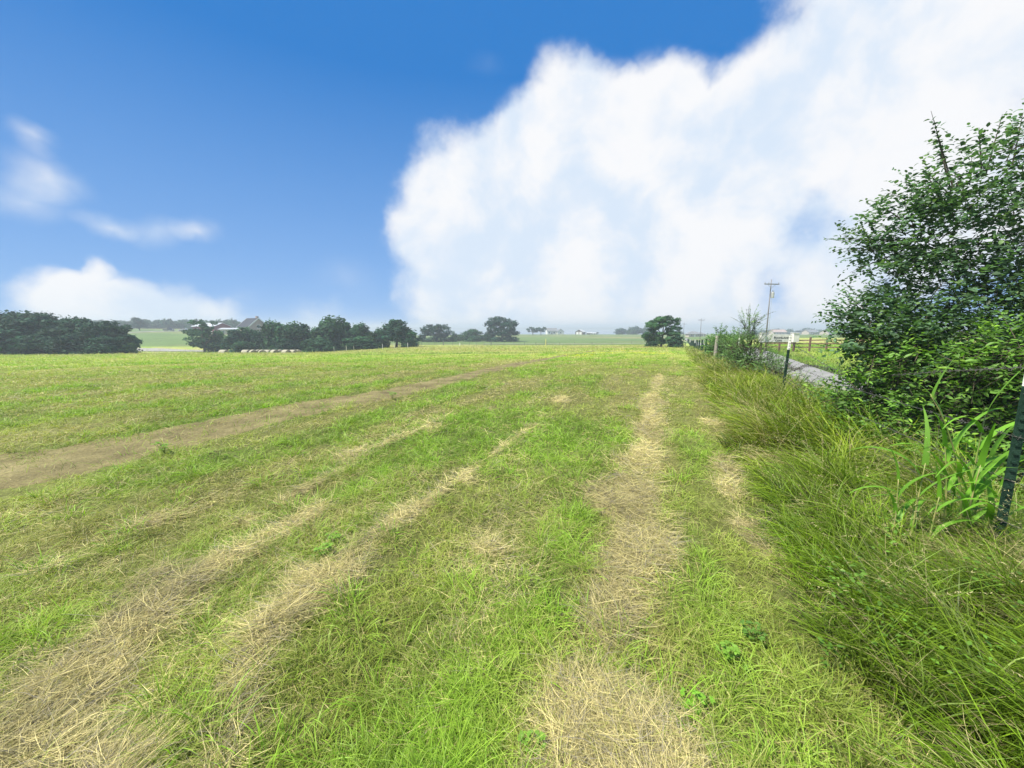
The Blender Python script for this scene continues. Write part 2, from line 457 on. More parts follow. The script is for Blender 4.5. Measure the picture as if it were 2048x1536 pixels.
# ------------------------------------------------------------------ materials
def mat_new(name):
    m = bpy.data.materials.new(name); m.use_nodes = True
    nt = m.node_tree; nt.nodes.clear()
    out = nt.nodes.new('ShaderNodeOutputMaterial')
    return m, nt, out
def leaf_mat(name, transl=0.35, rough=0.55, spec=0.3, tcol=(1.15, 1.25, .55), jitter=0.0):
    m, nt, out = mat_new(name)
    at = nt.nodes.new('ShaderNodeAttribute'); at.attribute_name = 'Col'
    src = at.outputs['Color']
    if jitter:
        nz = nt.nodes.new('ShaderNodeTexNoise'); nz.inputs['Scale'].default_value = jitter
        g = nt.nodes.new('ShaderNodeNewGeometry'); nt.links.new(g.outputs['Position'], nz.inputs['Vector'])
        mr = nt.nodes.new('ShaderNodeMapRange'); nt.links.new(nz.outputs['Fac'], mr.inputs[0])
        mr.inputs[1].default_value = .3; mr.inputs[2].default_value = .7; mr.inputs[3].default_value = .75; mr.inputs[4].default_value = 1.25
        mx = nt.nodes.new('ShaderNodeVectorMath'); mx.operation = 'SCALE'
        nt.links.new(src, mx.inputs[0]); nt.links.new(mr.outputs[0], mx.inputs['Scale']); src = mx.outputs[0]
    p = nt.nodes.new('ShaderNodeBsdfPrincipled'); nt.links.new(src, p.inputs['Base Color'])
    p.inputs['Roughness'].default_value = rough; p.inputs['Specular IOR Level'].default_value = spec
    if transl:
        t = nt.nodes.new('ShaderNodeBsdfTranslucent')
        mm = nt.nodes.new('ShaderNodeVectorMath'); mm.operation = 'MULTIPLY'; nt.links.new(src, mm.inputs[0]); mm.inputs[1].default_value = tcol
        nt.links.new(mm.outputs[0], t.inputs['Color'])
        mix = nt.nodes.new('ShaderNodeMixShader'); mix.inputs[0].default_value = transl
        nt.links.new(p.outputs[0], mix.inputs[1]); nt.links.new(t.outputs[0], mix.inputs[2])
        nt.links.new(mix.outputs[0], out.inputs[0])
    else:
        nt.links.new(p.outputs[0], out.inputs[0])
    return m
def noisy_mat(name, c1, c2, scale=5.0, rough=0.8, bump=0.0, detail=5, metallic=0.0, spec=0.4, stretch=(1, 1, 1), bscale=None, lo=.35, hi=.65):
    m, nt, out = mat_new(name)
    g = nt.nodes.new('ShaderNodeTexCoord'); mp = nt.nodes.new('ShaderNodeMapping'); mp.inputs['Scale'].default_value = stretch
    nt.links.new(g.outputs['Object'], mp.inputs['Vector'])
    nz = nt.nodes.new('ShaderNodeTexNoise'); nz.inputs['Scale'].default_value = scale; nz.inputs['Detail'].default_value = detail
    nt.links.new(mp.outputs[0], nz.inputs['Vector'])
    mr = nt.nodes.new('ShaderNodeMapRange'); nt.links.new(nz.outputs['Fac'], mr.inputs[0]); mr.inputs[1].default_value = lo; mr.inputs[2].default_value = hi
    mx = nt.nodes.new('ShaderNodeMix'); mx.data_type = 'RGBA'; nt.links.new(mr.outputs[0], mx.inputs[0])
    mx.inputs[6].default_value = (*c1, 1); mx.inputs[7].default_value = (*c2, 1)
    p = nt.nodes.new('ShaderNodeBsdfPrincipled'); nt.links.new(mx.outputs[2], p.inputs['Base Color'])
    p.inputs['Roughness'].default_value = rough; p.inputs['Metallic'].default_value = metallic; p.inputs['Specular IOR Level'].default_value = spec
    if bump:
        n2 = nt.nodes.new('ShaderNodeTexNoise'); n2.inputs['Scale'].default_value = bscale or scale * 4; n2.inputs['Detail'].default_value = 6
        nt.links.new(mp.outputs[0], n2.inputs['Vector'])
        b = nt.nodes.new('ShaderNodeBump'); b.inputs['Strength'].default_value = bump; b.inputs['Distance'].default_value = 0.02
        nt.links.new(n2.outputs['Fac'], b.inputs['Height']); nt.links.new(b.outputs[0], p.inputs['Normal'])
    nt.links.new(p.outputs[0], out.inputs[0])
    return m

M_GRASS = leaf_mat('grass blade', .35, .5, .35)
M_STRAW = leaf_mat('dry straw', .15, .6, .3, (1, 1, 1))
M_LEAF = leaf_mat('glossy shrub leaf', .35, .5, .3, (1.2, 1.4, .5))
M_TREE = leaf_mat('tree foliage', .2, .7, .15, (1.1, 1.3, .6), jitter=.6)
M_BARK = noisy_mat('bark', (.07, .055, .04), (.16, .13, .10), 6, .9, .6, stretch=(1, 1, .2))
M_TWIG = noisy_mat('twig bark', (.05, .045, .03), (.12, .10, .07), 20, .85, .3)
M_WOODGREY = noisy_mat('weathered wood', (.20, .18, .15), (.38, .35, .31), 12, .9, .5, stretch=(1, 1, .12))
M_RAIL = noisy_mat('brown stained wood', (.10, .06, .045), (.19, .12, .09), 8, .8, .3, stretch=(1, 1, .3))
M_POLE = noisy_mat('creosoted pole wood', (.13, .12, .12), (.23, .22, .22), 5, .85, .4, stretch=(1, 1, .1))
M_TPOST = noisy_mat('dark green painted steel', (.008, .03, .018), (.022, .055, .034), 25, .65, .2, spec=.25)
M_TCAP = noisy_mat('chipped white paint', (.55, .56, .52), (.80, .81, .76), 40, .5, .2, lo=.3, hi=.5)
M_WIRE = noisy_mat('rusted galvanised wire', (.07, .06, .055), (.22, .21, .20), 60, .5, 0, metallic=.5)
M_WHITE = noisy_mat('white painted board', (.62, .61, .56), (.76, .75, .70), 4, .7, .1)
M_LETTER = noisy_mat('dark sign lettering', (.02, .02, .022), (.035, .035, .04), 4, .6)
M_STEEL = noisy_mat('transformer steel', (.30, .31, .32), (.42, .43, .44), 5, .5, .1)
M_PORC = noisy_mat('insulator porcelain', (.30, .29, .27), (.42, .40, .38), 5, .3)
M_ROOFDARK = noisy_mat('dark shingle', (.02, .024, .038), (.04, .045, .062), 1.5, .9, .4)
M_ROOFGREY = noisy_mat('grey shingle', (.14, .15, .16), (.22, .23, .24), 1.5, .9, .4)
M_ROOFWHITE = noisy_mat('white metal roofing', (.40, .42, .44), (.52, .54, .56), .5, .4, .1)
M_BARNRED = noisy_mat('dark red siding', (.16, .03, .035), (.22, .05, .055), 1.2, .7, .1, stretch=(3, 3, .2))
M_BRICK = noisy_mat('pinkish brick', (.34, .24, .21), (.46, .35, .31), 3, .9, .2)
M_SIDING = noisy_mat('white siding', (.66, .66, .64), (.78, .78, .76), 1, .7, .1, stretch=(.2, .2, 4))
M_BROWNW = noisy_mat('brown timber', (.13, .09, .075), (.2, .15, .12), 2, .8, .2)
M_DOORW = noisy_mat('white door', (.70, .70, .68), (.8, .8, .78), 1, .5)
M_WINDOW = noisy_mat('dark window glass', (.02, .025, .03), (.05, .06, .07), .6, .1, spec=.7)
M_TRIM = noisy_mat('white trim', (.7, .7, .68), (.8, .8, .78), 1, .6)
M_TAN = noisy_mat('tan wall', (.42, .36, .29), (.52, .46, .38), 1, .8)
M_YEL = noisy_mat('yellow plastic marker', (.62, .55, .12), (.72, .64, .16), 2, .5)
M_CARDARK = noisy_mat('dark car paint', (.02, .03, .045), (.035, .045, .06), 1, .25, spec=.6)
M_CARSILVER = noisy_mat('silver car paint', (.45, .46, .48), (.55, .56, .58), 1, .3, metallic=.4)
M_TYRE = noisy_mat('tyre rubber', (.02, .02, .02), (.035, .035, .035), 5, .8)
M_RIM = noisy_mat('wheel rim', (.35, .35, .36), (.5, .5, .5), 5, .35, metallic=.7)
M_BALE = noisy_mat('net wrapped hay', (.28, .26, .19), (.42, .40, .31), 6, .9, .5, stretch=(1, 1, 1))
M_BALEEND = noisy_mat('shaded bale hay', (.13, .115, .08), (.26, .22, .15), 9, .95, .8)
M_GRAVEL = noisy_mat('pale gravel', (.22, .21, .19), (.34, .33, .30), .35, .95, .3, detail=9)
M_HAYSEED = leaf_mat('seed head', .2, .7, .2, (1, 1, .8))

# ground: colour attribute (what grows there) broken up by fine noise
def ground_material():
    m, nt, out = mat_new('meadow soil and turf')
    L = nt.links.new
    at = nt.nodes.new('ShaderNodeAttribute'); at.attribute_name = 'Col'
    g = nt.nodes.new('ShaderNodeNewGeometry')
    cols = at.outputs['Color']
    for sc, lo, hi, det in ((35, .55, 1.4, 6), (4, .75, 1.25, 6), (.6, .82, 1.2, 5), (.09, .85, 1.18, 5)):
        nz = nt.nodes.new('ShaderNodeTexNoise'); nz.inputs['Scale'].default_value = sc; nz.inputs['Detail'].default_value = det
        nz.inputs['Roughness'].default_value = .65
        L(g.outputs['Position'], nz.inputs['Vector'])
        mr = nt.nodes.new('ShaderNodeMapRange'); L(nz.outputs['Fac'], mr.inputs[0])
        mr.inputs[1].default_value = .3; mr.inputs[2].default_value = .7; mr.inputs[3].default_value = lo; mr.inputs[4].default_value = hi
        v = nt.nodes.new('ShaderNodeVectorMath'); v.operation = 'SCALE'; L(cols, v.inputs[0]); L(mr.outputs[0], v.inputs['Scale']); cols = v.outputs[0]
    p = nt.nodes.new('ShaderNodeBsdfPrincipled'); p.inputs['Roughness'].default_value = .95; p.inputs['Specular IOR Level'].default_value = .15
    L(cols, p.inputs['Base Color'])
    nb = nt.nodes.new('ShaderNodeTexNoise'); nb.inputs['Scale'].default_value = 22; nb.inputs['Detail'].default_value = 8; L(g.outputs['Position'], nb.inputs['Vector'])
    b = nt.nodes.new('ShaderNodeBump'); b.inputs['Strength'].default_value = .7; b.inputs['Distance'].default_value = .04
    L(nb.outputs['Fac'], b.inputs['Height']); L(b.outputs[0], p.inputs['Normal'])
    L(p.outputs[0], out.inputs[0])
    return m
def earth_material():
    m, nt, out = mat_new('bare trodden earth')
    L = nt.links.new
    g = nt.nodes.new('ShaderNodeNewGeometry')
    def nz(sc, det, rough=.6):
        n = nt.nodes.new('ShaderNodeTexNoise'); n.inputs['Scale'].default_value = sc; n.inputs['Detail'].default_value = det
        n.inputs['Roughness'].default_value = rough; L(g.outputs['Position'], n.inputs['Vector']); return n.outputs['Fac']
    r = nt.nodes.new('ShaderNodeValToRGB'); L(nz(1.6, 9, .65), r.inputs[0])
    e = r.color_ramp.elements
    e[0].position = .3; e[0].color = (.10, .083, .04, 1); e[1].position = .72; e[1].color = (.29, .25, .12, 1)
    k = r.color_ramp.elements.new(.52); k.color = (.19, .163, .075, 1)
    mr = nt.nodes.new('ShaderNodeMapRange'); L(nz(40, 6), mr.inputs[0]); mr.inputs[1].default_value = .3; mr.inputs[2].default_value = .7
    mr.inputs[3].default_value = .7; mr.inputs[4].default_value = 1.3
    v = nt.nodes.new('ShaderNodeVectorMath'); v.operation = 'SCALE'; L(r.outputs[0], v.inputs[0]); L(mr.outputs[0], v.inputs['Scale'])
    p = nt.nodes.new('ShaderNodeBsdfPrincipled'); p.inputs['Roughness'].default_value = .95; p.inputs['Specular IOR Level'].default_value = .15
    L(v.outputs[0], p.inputs['Base Color'])
    b = nt.nodes.new('ShaderNodeBump'); b.inputs['Strength'].default_value = .8; b.inputs['Distance'].default_value = .03
    L(nz(14, 9, .7), b.inputs['Height']); L(b.outputs[0], p.inputs['Normal'])
    L(p.outputs[0], out.inputs[0])
    return m
M_GROUND = ground_material(); M_EARTH = earth_material()
M_ASPHALT = noisy_mat('sun bleached asphalt', (.19, .19, .185), (.27, .265, .255), 1.3, .9, .3, bscale=60, detail=9)
M_FARTURF = noisy_mat('hazy wooded shore', (.03, .06, .03), (.06, .10, .04), .02, .9)
def water_material():
    m, nt, out = mat_new('lake water'); L = nt.links.new
    p = nt.nodes.new('ShaderNodeBsdfPrincipled'); p.inputs['Base Color'].default_value = (.10, .17, .24, 1)
    p.inputs['Roughness'].default_value = .22; p.inputs['IOR'].default_value = 1.33
    g = nt.nodes.new('ShaderNodeNewGeometry'); n = nt.nodes.new('ShaderNodeTexNoise'); n.inputs['Scale'].default_value = .3; n.inputs['Detail'].default_value = 6
    L(g.outputs['Position'], n.inputs['Vector'])
    b = nt.nodes.new('ShaderNodeBump'); b.inputs['Strength'].default_value = .5; b.inputs['Distance'].default_value = .3
    L(n.outputs['Fac'], b.inputs['Height']); L(b.outputs[0], p.inputs['Normal']); L(p.outputs[0], out.inputs[0])
    return m
M_WATER = water_material()

# ------------------------------------------------------------------ structure: ground, track, road, water
def build_ground():
    az = np.concatenate([np.radians(np.linspace(-180, -66, 40)[:-1]), np.radians(np.linspace(-66, 66, 441)), np.radians(np.linspace(66, 180, 40)[1:])])
    r = np.concatenate([[0.02], np.exp(np.linspace(math.log(.35), math.log(40), 300)), np.exp(np.linspace(math.log(40), math.log(5200), 190))[1:]])
    A, R = np.meshgrid(az, r, indexing='ij')
    x = R * np.sin(A); y = R * np.cos(A)
    z = full_h(x, y)
    z = np.where(np.hypot(x, y) > 560, np.minimum(z, np.where(A < 0.45, 99, 99)), z)
    s = straw_mask(x, y); near = (R < 45)
    s = s * near
    z = z + s * 0.008
    c = field_color(x, y)
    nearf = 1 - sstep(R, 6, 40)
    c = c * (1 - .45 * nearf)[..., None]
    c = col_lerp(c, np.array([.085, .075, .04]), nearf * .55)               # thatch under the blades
    c = col_lerp(c, C_STRAW * .62, s * .85)
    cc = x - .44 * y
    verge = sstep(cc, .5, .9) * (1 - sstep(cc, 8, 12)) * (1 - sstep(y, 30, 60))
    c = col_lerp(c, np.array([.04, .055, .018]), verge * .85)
    V = np.stack([x, y, z], -1).reshape(-1, 3)
    na, nr = A.shape
    i = np.arange(na - 1)[:, None] * nr + np.arange(nr - 1)[None, :]
    q = np.stack([i, i + nr, i + nr + 1, i + 1], -1).reshape(-1, 4)[:, ::-1]
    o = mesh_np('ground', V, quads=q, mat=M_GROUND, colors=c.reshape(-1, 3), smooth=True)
    tag(o, kind='structure')
build_ground()

def strip(name, L_, R_, m, lift, nacross=9, edge_noise=0.0, hfun=base_h, seed=3, sink=0.0):
    """a sheet between two edge lines laid on the terrain"""
    n = len(L_); t = np.linspace(0, 1, nacross)
    P = L_[:, None, :] * (1 - t)[None, :, None] + R_[:, None, :] * t[None, :, None]
    if edge_noise:
        w = (R_ - L_)
        for k, s_ in ((0, -1), (nacross - 1, 1)):
            e = (fbm(P[:, k, 0] * 2.2, P[:, k, 1] * 2.2, seed + k, 3) - .5) * edge_noise
            P[:, k] += w * (e * s_)[:, None]
        P = P[:, :1] * (1 - t)[None, :, None] + P[:, -1:] * t[None, :, None]
    z = hfun(P[..., 0], P[..., 1]) + lift
    if sink: z = z - sink * np.abs(2 * t - 1)[None, :] ** 8
    V = np.concatenate([P, z[..., None]], -1).reshape(-1, 3)
    i = np.arange(n - 1)[:, None] * nacross + np.arange(nacross - 1)[None, :]
    q = np.stack([i, i + nacross, i + nacross + 1, i + 1], -1).reshape(-1, 4)
    # make the faces look up
    a, b, c = V[q[0, 0]], V[q[0, 1]], V[q[0, 2]]
    if np.cross(b - a, c - a)[2] < 0: q = q[:, ::-1]
    o = mesh_np(name, V, quads=q, mat=m, smooth=True)
    return tag(o, kind='structure')
strip('dirt_track', TFAR, TNEAR, M_EARTH, .012, 41, .5, hfun=full_h, sink=.035)
# country road beyond the wire fence
yy = np.concatenate([np.linspace(-25, 60, 90), np.linspace(62, 220, 60)])
def roadline(c0, drift): return np.stack([.44 * yy + c0 + drift * np.clip(yy - 45, 0, None), yy], 1)
strip('road', roadline(4.7, -.022), roadline(8.0, -.03), M_ASPHALT, .03, 7, .02)
# side lane in front of the ranch fence
def px_strip(name, left, right, m, lift, n=40, Ymin=60, en=.2):
    def ed(pts):
        P = []
        for p in pts:
            if len(p) == 3:
                q = place(p[0], p[1], p[2]); P.append(q[:2])
            else: P.append(ground_at(p[0], p[1], Ymin)[:2])
        P = np.array(P); t = np.linspace(0, 1, len(P)); u = np.linspace(0, 1, n)
        return np.stack([np.interp(u, t, P[:, 0]), np.interp(u, t, P[:, 1])], 1)
    return strip(name, ed(left), ed(right), m, lift, 5, en)
px_strip('gravel_drive', [(255, 671, 200), (300, 664, 216), (360, 661, 222), (430, 661, 224), (520, 661, 226)],
         [(235, 675, 190), (300, 667, 207), (360, 664, 214), (430, 664, 216), (520, 664, 218)], M_GRAVEL, .12)
px_strip('gravel_lane', [(225, 696, 118), (270, 697, 121), (320, 699, 119), (370, 702, 114), (410, 703, 112)],
         [(225, 701, 108), (270, 703, 106), (320, 704, 106), (370, 705, 106), (410, 706, 105)], M_GRAVEL, .12)
yr = 133.0
xs = np.linspace(-10, 50, 50)
strip('gravel_road', np.stack([xs, yr + 1.6 + xs * -.03], 1), np.stack([xs, yr - 2.2 + xs * -.03], 1), M_GRAVEL, .35, 5, .1)

# lake and its far shore
V = np.array([(-2600, 430, -12.5), (2600, 430, -12.5), (2600, 5200, -12.5), (-2600, 5200, -12.5)])
tag(mesh_np('lake', V, quads=[(0, 1, 2, 3)], mat=M_WATER), kind='structure')
def far_shore():
    n = 200; x = np.linspace(-2500, 2500, n)
    ytop = 2500 + 150 * fbm(x * .002, x * 0, 7, 3)
    prof = [(-120, -12.6), (-60, -9), (0, 0), (200, 1)]
    hh = 9 * fbm(x * .006, x * 0 + 3, 9, 5) + 4
    Vs = []
    for dy, dz in ((-160, -12.8), (-130, -10.5), (-100, -4), (0, 0), (300, -2), (500, -14)):
        zz = np.full(n, dz, float)
        if dz in (-4, 0, -2): zz = dz - 7 + hh * (1 if dz == 0 else .75)
        Vs.append(np.stack([x, ytop + dy, zz], 1))
    V = np.stack(Vs, 1).reshape(-1, 3); k = 6
    i = np.arange(n - 1)[:, None] * k + np.arange(k - 1)[None, :]
    q = np.stack([i, i + k, i + k + 1, i + 1], -1).reshape(-1, 4)
    tag(mesh_np('far_shore', V, quads=q, mat=M_FARTURF, smooth=True), kind='structure')
far_shore()

# ------------------------------------------------------------------ trees
def crown_mesh(r, lobes, nleaf, leaf, base_c, seed, name='crown', shade=.35, flat=.5, hollow=.55):
    """lobes: (x, y, z, rx, ry, rz) in a unit-ish space; leaf clumps are small bent quads around each lobe"""
    g = np.random.default_rng(seed)
    lobes = np.array(lobes, float)
    w = lobes[:, 3] * lobes[:, 5]; w /= w.sum()
    k = g.choice(len(lobes), nleaf, p=w)
    lobes = lobes.copy()
    d = g.normal(size=(nleaf, 3)); d /= np.linalg.norm(d, axis=1)[:, None]
    rad = hollow + (1 - hollow) * g.random(nleaf) ** .5 + g.normal(size=nleaf) * .17
    c = lobes[k, :3] + d * rad[:, None] * lobes[k, 3:6]
    nrm = d + g.normal(size=(nleaf, 3)) * flat; nrm[:, 2] += .1
    nrm /= np.linalg.norm(nrm, axis=1)[:, None]
    t = np.cross(nrm, g.normal(size=(nleaf, 3))); t /= np.linalg.norm(t, axis=1)[:, None]
    b = np.cross(nrm, t)
    s = leaf * (.55 + .9 * g.random(nleaf))
    V = np.empty((nleaf, 4, 3))
    for j, (u, v) in enumerate(((-1, -.25), (.15, -1), (1, .3), (-.2, 1))):
        V[:, j] = c + t * (u * s * (.7 + .6 * g.random(nleaf)))[:, None] + b * (v * s * (.7 + .6 * g.random(nleaf)))[:, None] + nrm * ((g.random(nleaf) - .5) * s * .5)[:, None]
    q = np.arange(nleaf * 4).reshape(-1, 4)
    cl = g.random(len(lobes))[k]                       # each bough has leaves of its own tone
    tone = .55 + .8 * cl + .5 * (g.random(nleaf) - .5)
    cc = np.array(base_c)[None, :] * tone[:, None]
    yel = (g.random(nleaf) < .12)[:, None]
    cc = np.where(yel, cc * np.array([1.5, 1.3, .9]), cc)
    return V.reshape(-1, 3), q, np.repeat(cc, 4, axis=0)

def tree_variant(name, seed, kind, leaf=.035, nleaf=2600, base_c=(.05, .10, .045)):
    """unit tree: height 1, crown about 1 wide; returns the root with trunk and crown"""
    r = random.Random(seed)
    lobes = []
    if kind == 'round':
        for i in range(16):
            a = r.uniform(0, 6.28); q = r.uniform(.1, .34); z = r.uniform(.30, .84)
            q *= (1 - abs(z - .5) * .75)
            s = r.uniform(.11, .20); lobes.append((q * math.cos(a), q * math.sin(a), z, s, s, s * r.uniform(.7, 1)))
        lobes.append((0, 0, .48, .30, .30, .26)); lobes.append((0, 0, .82, .14, .14, .14))
    elif kind == 'bushy':
        for i in range(20):
            a = r.uniform(0, 6.28); q = r.uniform(.05, .38); z = r.uniform(.12, .86)
            q *= (1 - max(0, z - .5) * 1.1)
            s = r.uniform(.12, .20); lobes.append((q * math.cos(a), q * math.sin(a), z, s, s, s * r.uniform(.8, 1.1)))
        lobes.append((0, 0, .35, .36, .36, .32)); lobes.append((.03, 0, .65, .26, .26, .24)); lobes.append((0, 0, .12, .40, .40, .14))
    elif kind == 'gappy':
        for i in range(95):
            a = r.uniform(0, 6.28); q = .44 * math.sqrt(r.uniform(.02, 1)); z = r.uniform(.20, .92)
            s = r.uniform(.06, .11); q *= (1 - max(0, z - .72) * 1.3)
            lobes.append((q * math.cos(a), q * math.sin(a), z, s, s, s * r.uniform(.7, 1)))
        for i in range(8):
            a = i * .8; lobes.append((.36 * math.cos(a), .36 * math.sin(a), .10, .14, .14, .10))
    elif kind == 'umbrella':
        for i in range(16):
            a = r.uniform(0, 6.28); q = r.uniform(.05, .42); z = r.uniform(.50, .88) - q * .3
            s = r.uniform(.09, .15); lobes.append((q * math.cos(a), q * math.sin(a), z, s, s, s * .8))
    elif kind == 'airy':
        for i in range(64):
            a = r.uniform(0, 6.28); q = .42 * math.sqrt(r.uniform(0, 1)); z = r.uniform(.16, .93)
            s = r.uniform(.05, .11); q *= (1 - max(0, z - .6) * .9) * (.75 + .5 * min(1, z * 2.5) - .25)
            lobes.append((q * math.cos(a), q * math.sin(a), z, s, s, s * .75))
    V, q, c = crown_mesh(None, lobes, nleaf, leaf, base_c, seed)
    root = empty(name, (0, 0, 0))
    mesh_np('crown', V, quads=q, mat=M_TREE, parent=root, colors=c)
    mb = MB()
    lean = r.uniform(-.04, .04)
    mb.tube([(0, 0, -.04), (lean * .4, 0, .15), (lean, .01, .34), (lean * 1.3, .02, .6), (lean * 1.5, .02, .8)], [.032, .024, .019, .012, .004], 8)
    for i in range(7):
        l = lobes[i % len(lobes)]
        z0 = r.uniform(.18, .42)
        mb.tube([(lean * z0 * 2, 0, z0), (l[0] * .5, l[1] * .5, (z0 + l[2]) / 2 + .02), (l[0], l[1], l[2])], [.014, .009, .003], 6)
    mb.build('trunk', M_BARK, root, smooth=True)
    return root
PARK = (0, -300, -60)
VAR = {}
USED = set()
def get_tree(vkey, px, Y, ytop, wpx, name, label, cat='tree', group=None, base_py=None, rz=None, dz=-.1):
    """a tree whose crown top is at picture row ytop when it stands Y metres ahead"""
    top = place(px, ytop, Y)
    z0 = float(base_h(np.array(top[0]), np.array(top[1]))) + dz
    h = top[2] - z0
    w = wpx / F * Y
    src = VAR[vkey]
    rz = random.uniform(0, 6.28) if rz is None else rz
    if vkey not in USED:
        USED.add(vkey)
        src.location = (top[0], top[1], z0); src.rotation_euler = (0, 0, rz); src.scale = (w, w, h)
        src.name = name; tag(src, label, cat, group)
        return src
    r = copy_tree(src, (top[0], top[1], z0), rz, (w, w, h), label, cat, group); r.name = name
    return r
random.seed(5)
DK = (.018, .064, .036); MD = (.034, .100, .046); PL = (.052, .12, .042)
for k, (kind, n, lf, cc) in {
        'thick_a': ('bushy', 5200, .026, DK), 'thick_b': ('bushy', 5200, .026, DK), 'thick_c': ('round', 4600, .028, DK),
        'hedge_a': ('bushy', 5000, .026, MD), 'hedge_b': ('bushy', 5000, .027, MD), 'hedge_c': ('round', 4400, .028, DK), 'pale': ('bushy', 3600, .028, PL),
        'airy': ('airy', 3000, .022, MD), 'oak': ('gappy', 9500, .017, DK), 'open': ('gappy', 4200, .024, DK), 'umb': ('umbrella', 1700, .032, DK),
        'far_a': ('bushy', 900, .05, DK), 'far_b': ('bushy', 900, .05, MD), 'far_c': ('round', 800, .055, DK), 'fence_tree': ('airy', 9000, .017, (.050, .125, .052)),
        'shrubby': ('bushy', 1200, .045, MD)}.items():
    VAR[k] = tree_variant('tree_' + k, hash(k) % 1000 if False else sum(map(ord, k)), kind, lf, n, cc)

# left thicket
th = [(-150, 74, 618, 130), (-95, 70, 622, 120), (-45, 72, 626, 105), (5, 71, 624, 95), (40, 76, 621, 80), (72, 70, 626, 84), (104, 75, 625, 76), (135, 71, 634, 80),
      (166, 76, 636, 72), (195, 70, 641, 74), (222, 74, 645, 66), (243, 71, 664, 52), (256, 69, 684, 34),
      (20, 67, 655, 90), (95, 67, 655, 80), (160, 67, 662, 80), (212, 67, 672, 66)]
LAB_T = ['tree beyond the frame side of the thicket', None]
GT = 'trees of the dark thicket at the field edge'
thl = ['tall dark tree at the outer end of the left thicket', 'second dark tree of the left thicket, just outside the picture edge', 'dark tree of the left thicket cut by the picture edge',
       'tall dark tree nearest the picture edge with a raised tip', 'narrow tall tree behind the first trees of the left thicket', 'dark broad tree in the left thicket under the cloud edge',
       'dark tree standing a little back in the middle of the left thicket', 'dark tree with ragged top right of the middle of the left thicket', 'lower tree set back where the left thicket starts to fall',
       'rounded dark tree in the falling part of the left thicket', 'tree near the lit end of the left thicket', 'short paler tree at the lit end of the left thicket', 'smallest bush closing the left thicket beside the gravel lane',
       'low dark bush in front of the left thicket near the picture edge', 'low dark bush in front of the middle of the left thicket', 'low bush in front of the falling part of the left thicket', 'low bush in front of the lit end of the left thicket']
for i, (px, Y, yt, w) in enumerate(th):
    get_tree(['thick_a', 'thick_b', 'thick_c'][i % 3] if i != 12 else 'pale', px, Y, yt, w * 1.25, 'thicket_tree', thl[i], 'tree', GT)
# single tree beside the barn
get_tree('airy', 402, 104, 638, 74, 'airy_tree', 'thin leaning tree with visible trunk in front of the red barn', 'tree')
get_tree('pale', 433, 108, 662, 46, 'pale_tree', 'pale green small tree right behind the thin leaning tree', 'tree')
# centre hedgerow
hd = [('hedge_c', 466, 95, 657, 58, 'dark tree at the barn end of the hedgerow behind the bales'), ('hedge_a', 492, 97, 657, 50, 'broad hedgerow tree below the dark gabled roof'),
      ('hedge_b', 485, 92, 684, 50, 'low green bush right behind the first bales'), ('pale', 527, 98, 676, 34, 'paler tree in the gap under the white gable'),
      ('hedge_c', 516, 96, 661, 34, 'dark narrow tree right of the white gable gap'), ('hedge_a', 552, 95, 645, 60, 'tall round hedgerow tree just right of the dark roofed house'),
      ('hedge_b', 588, 96, 647, 56, 'round topped hedgerow tree above the bales row end'), ('hedge_c', 608, 97, 645, 34, 'pointed hedgerow tree between two round ones'),
      ('hedge_a', 632, 97, 657, 46, 'lower hedgerow tree before the tallest clump'), ('hedge_b', 660, 98, 636, 72, 'tallest tree of the hedgerow with dark crown'),
      ('hedge_c', 690, 98, 643, 52, 'hedgerow tree on the right shoulder of the tallest clump'), ('hedge_a', 716, 99, 649, 46, 'hedgerow tree with thin twiggy top'),
      ('pale', 738, 100, 660, 42, 'paler low tree in the dip of the hedgerow'), ('hedge_b', 758, 101, 658, 34, 'small tree beside the last big hedgerow tree'),
      ('hedge_c', 790, 101, 636, 76, 'last big tree ending the hedgerow with a domed crown'), ('hedge_a', 818, 100, 662, 44, 'low tree at the foot of the last big hedgerow tree'),
      ('hedge_b', 640, 93, 678, 70, 'low bushes in front of the tallest hedgerow clump'), ('hedge_a', 720, 95, 674, 70, 'low bush in front of the hedgerow dip'), ('hedge_c', 570, 92, 676, 50, 'low bush behind the last bales')]
for vk, px, Y, yt, w, lb in hd:
    get_tree(vk, px, Y, yt, w * 1.22, 'hedgerow_tree', lb, 'tree', 'trees of the hedgerow behind the bales')
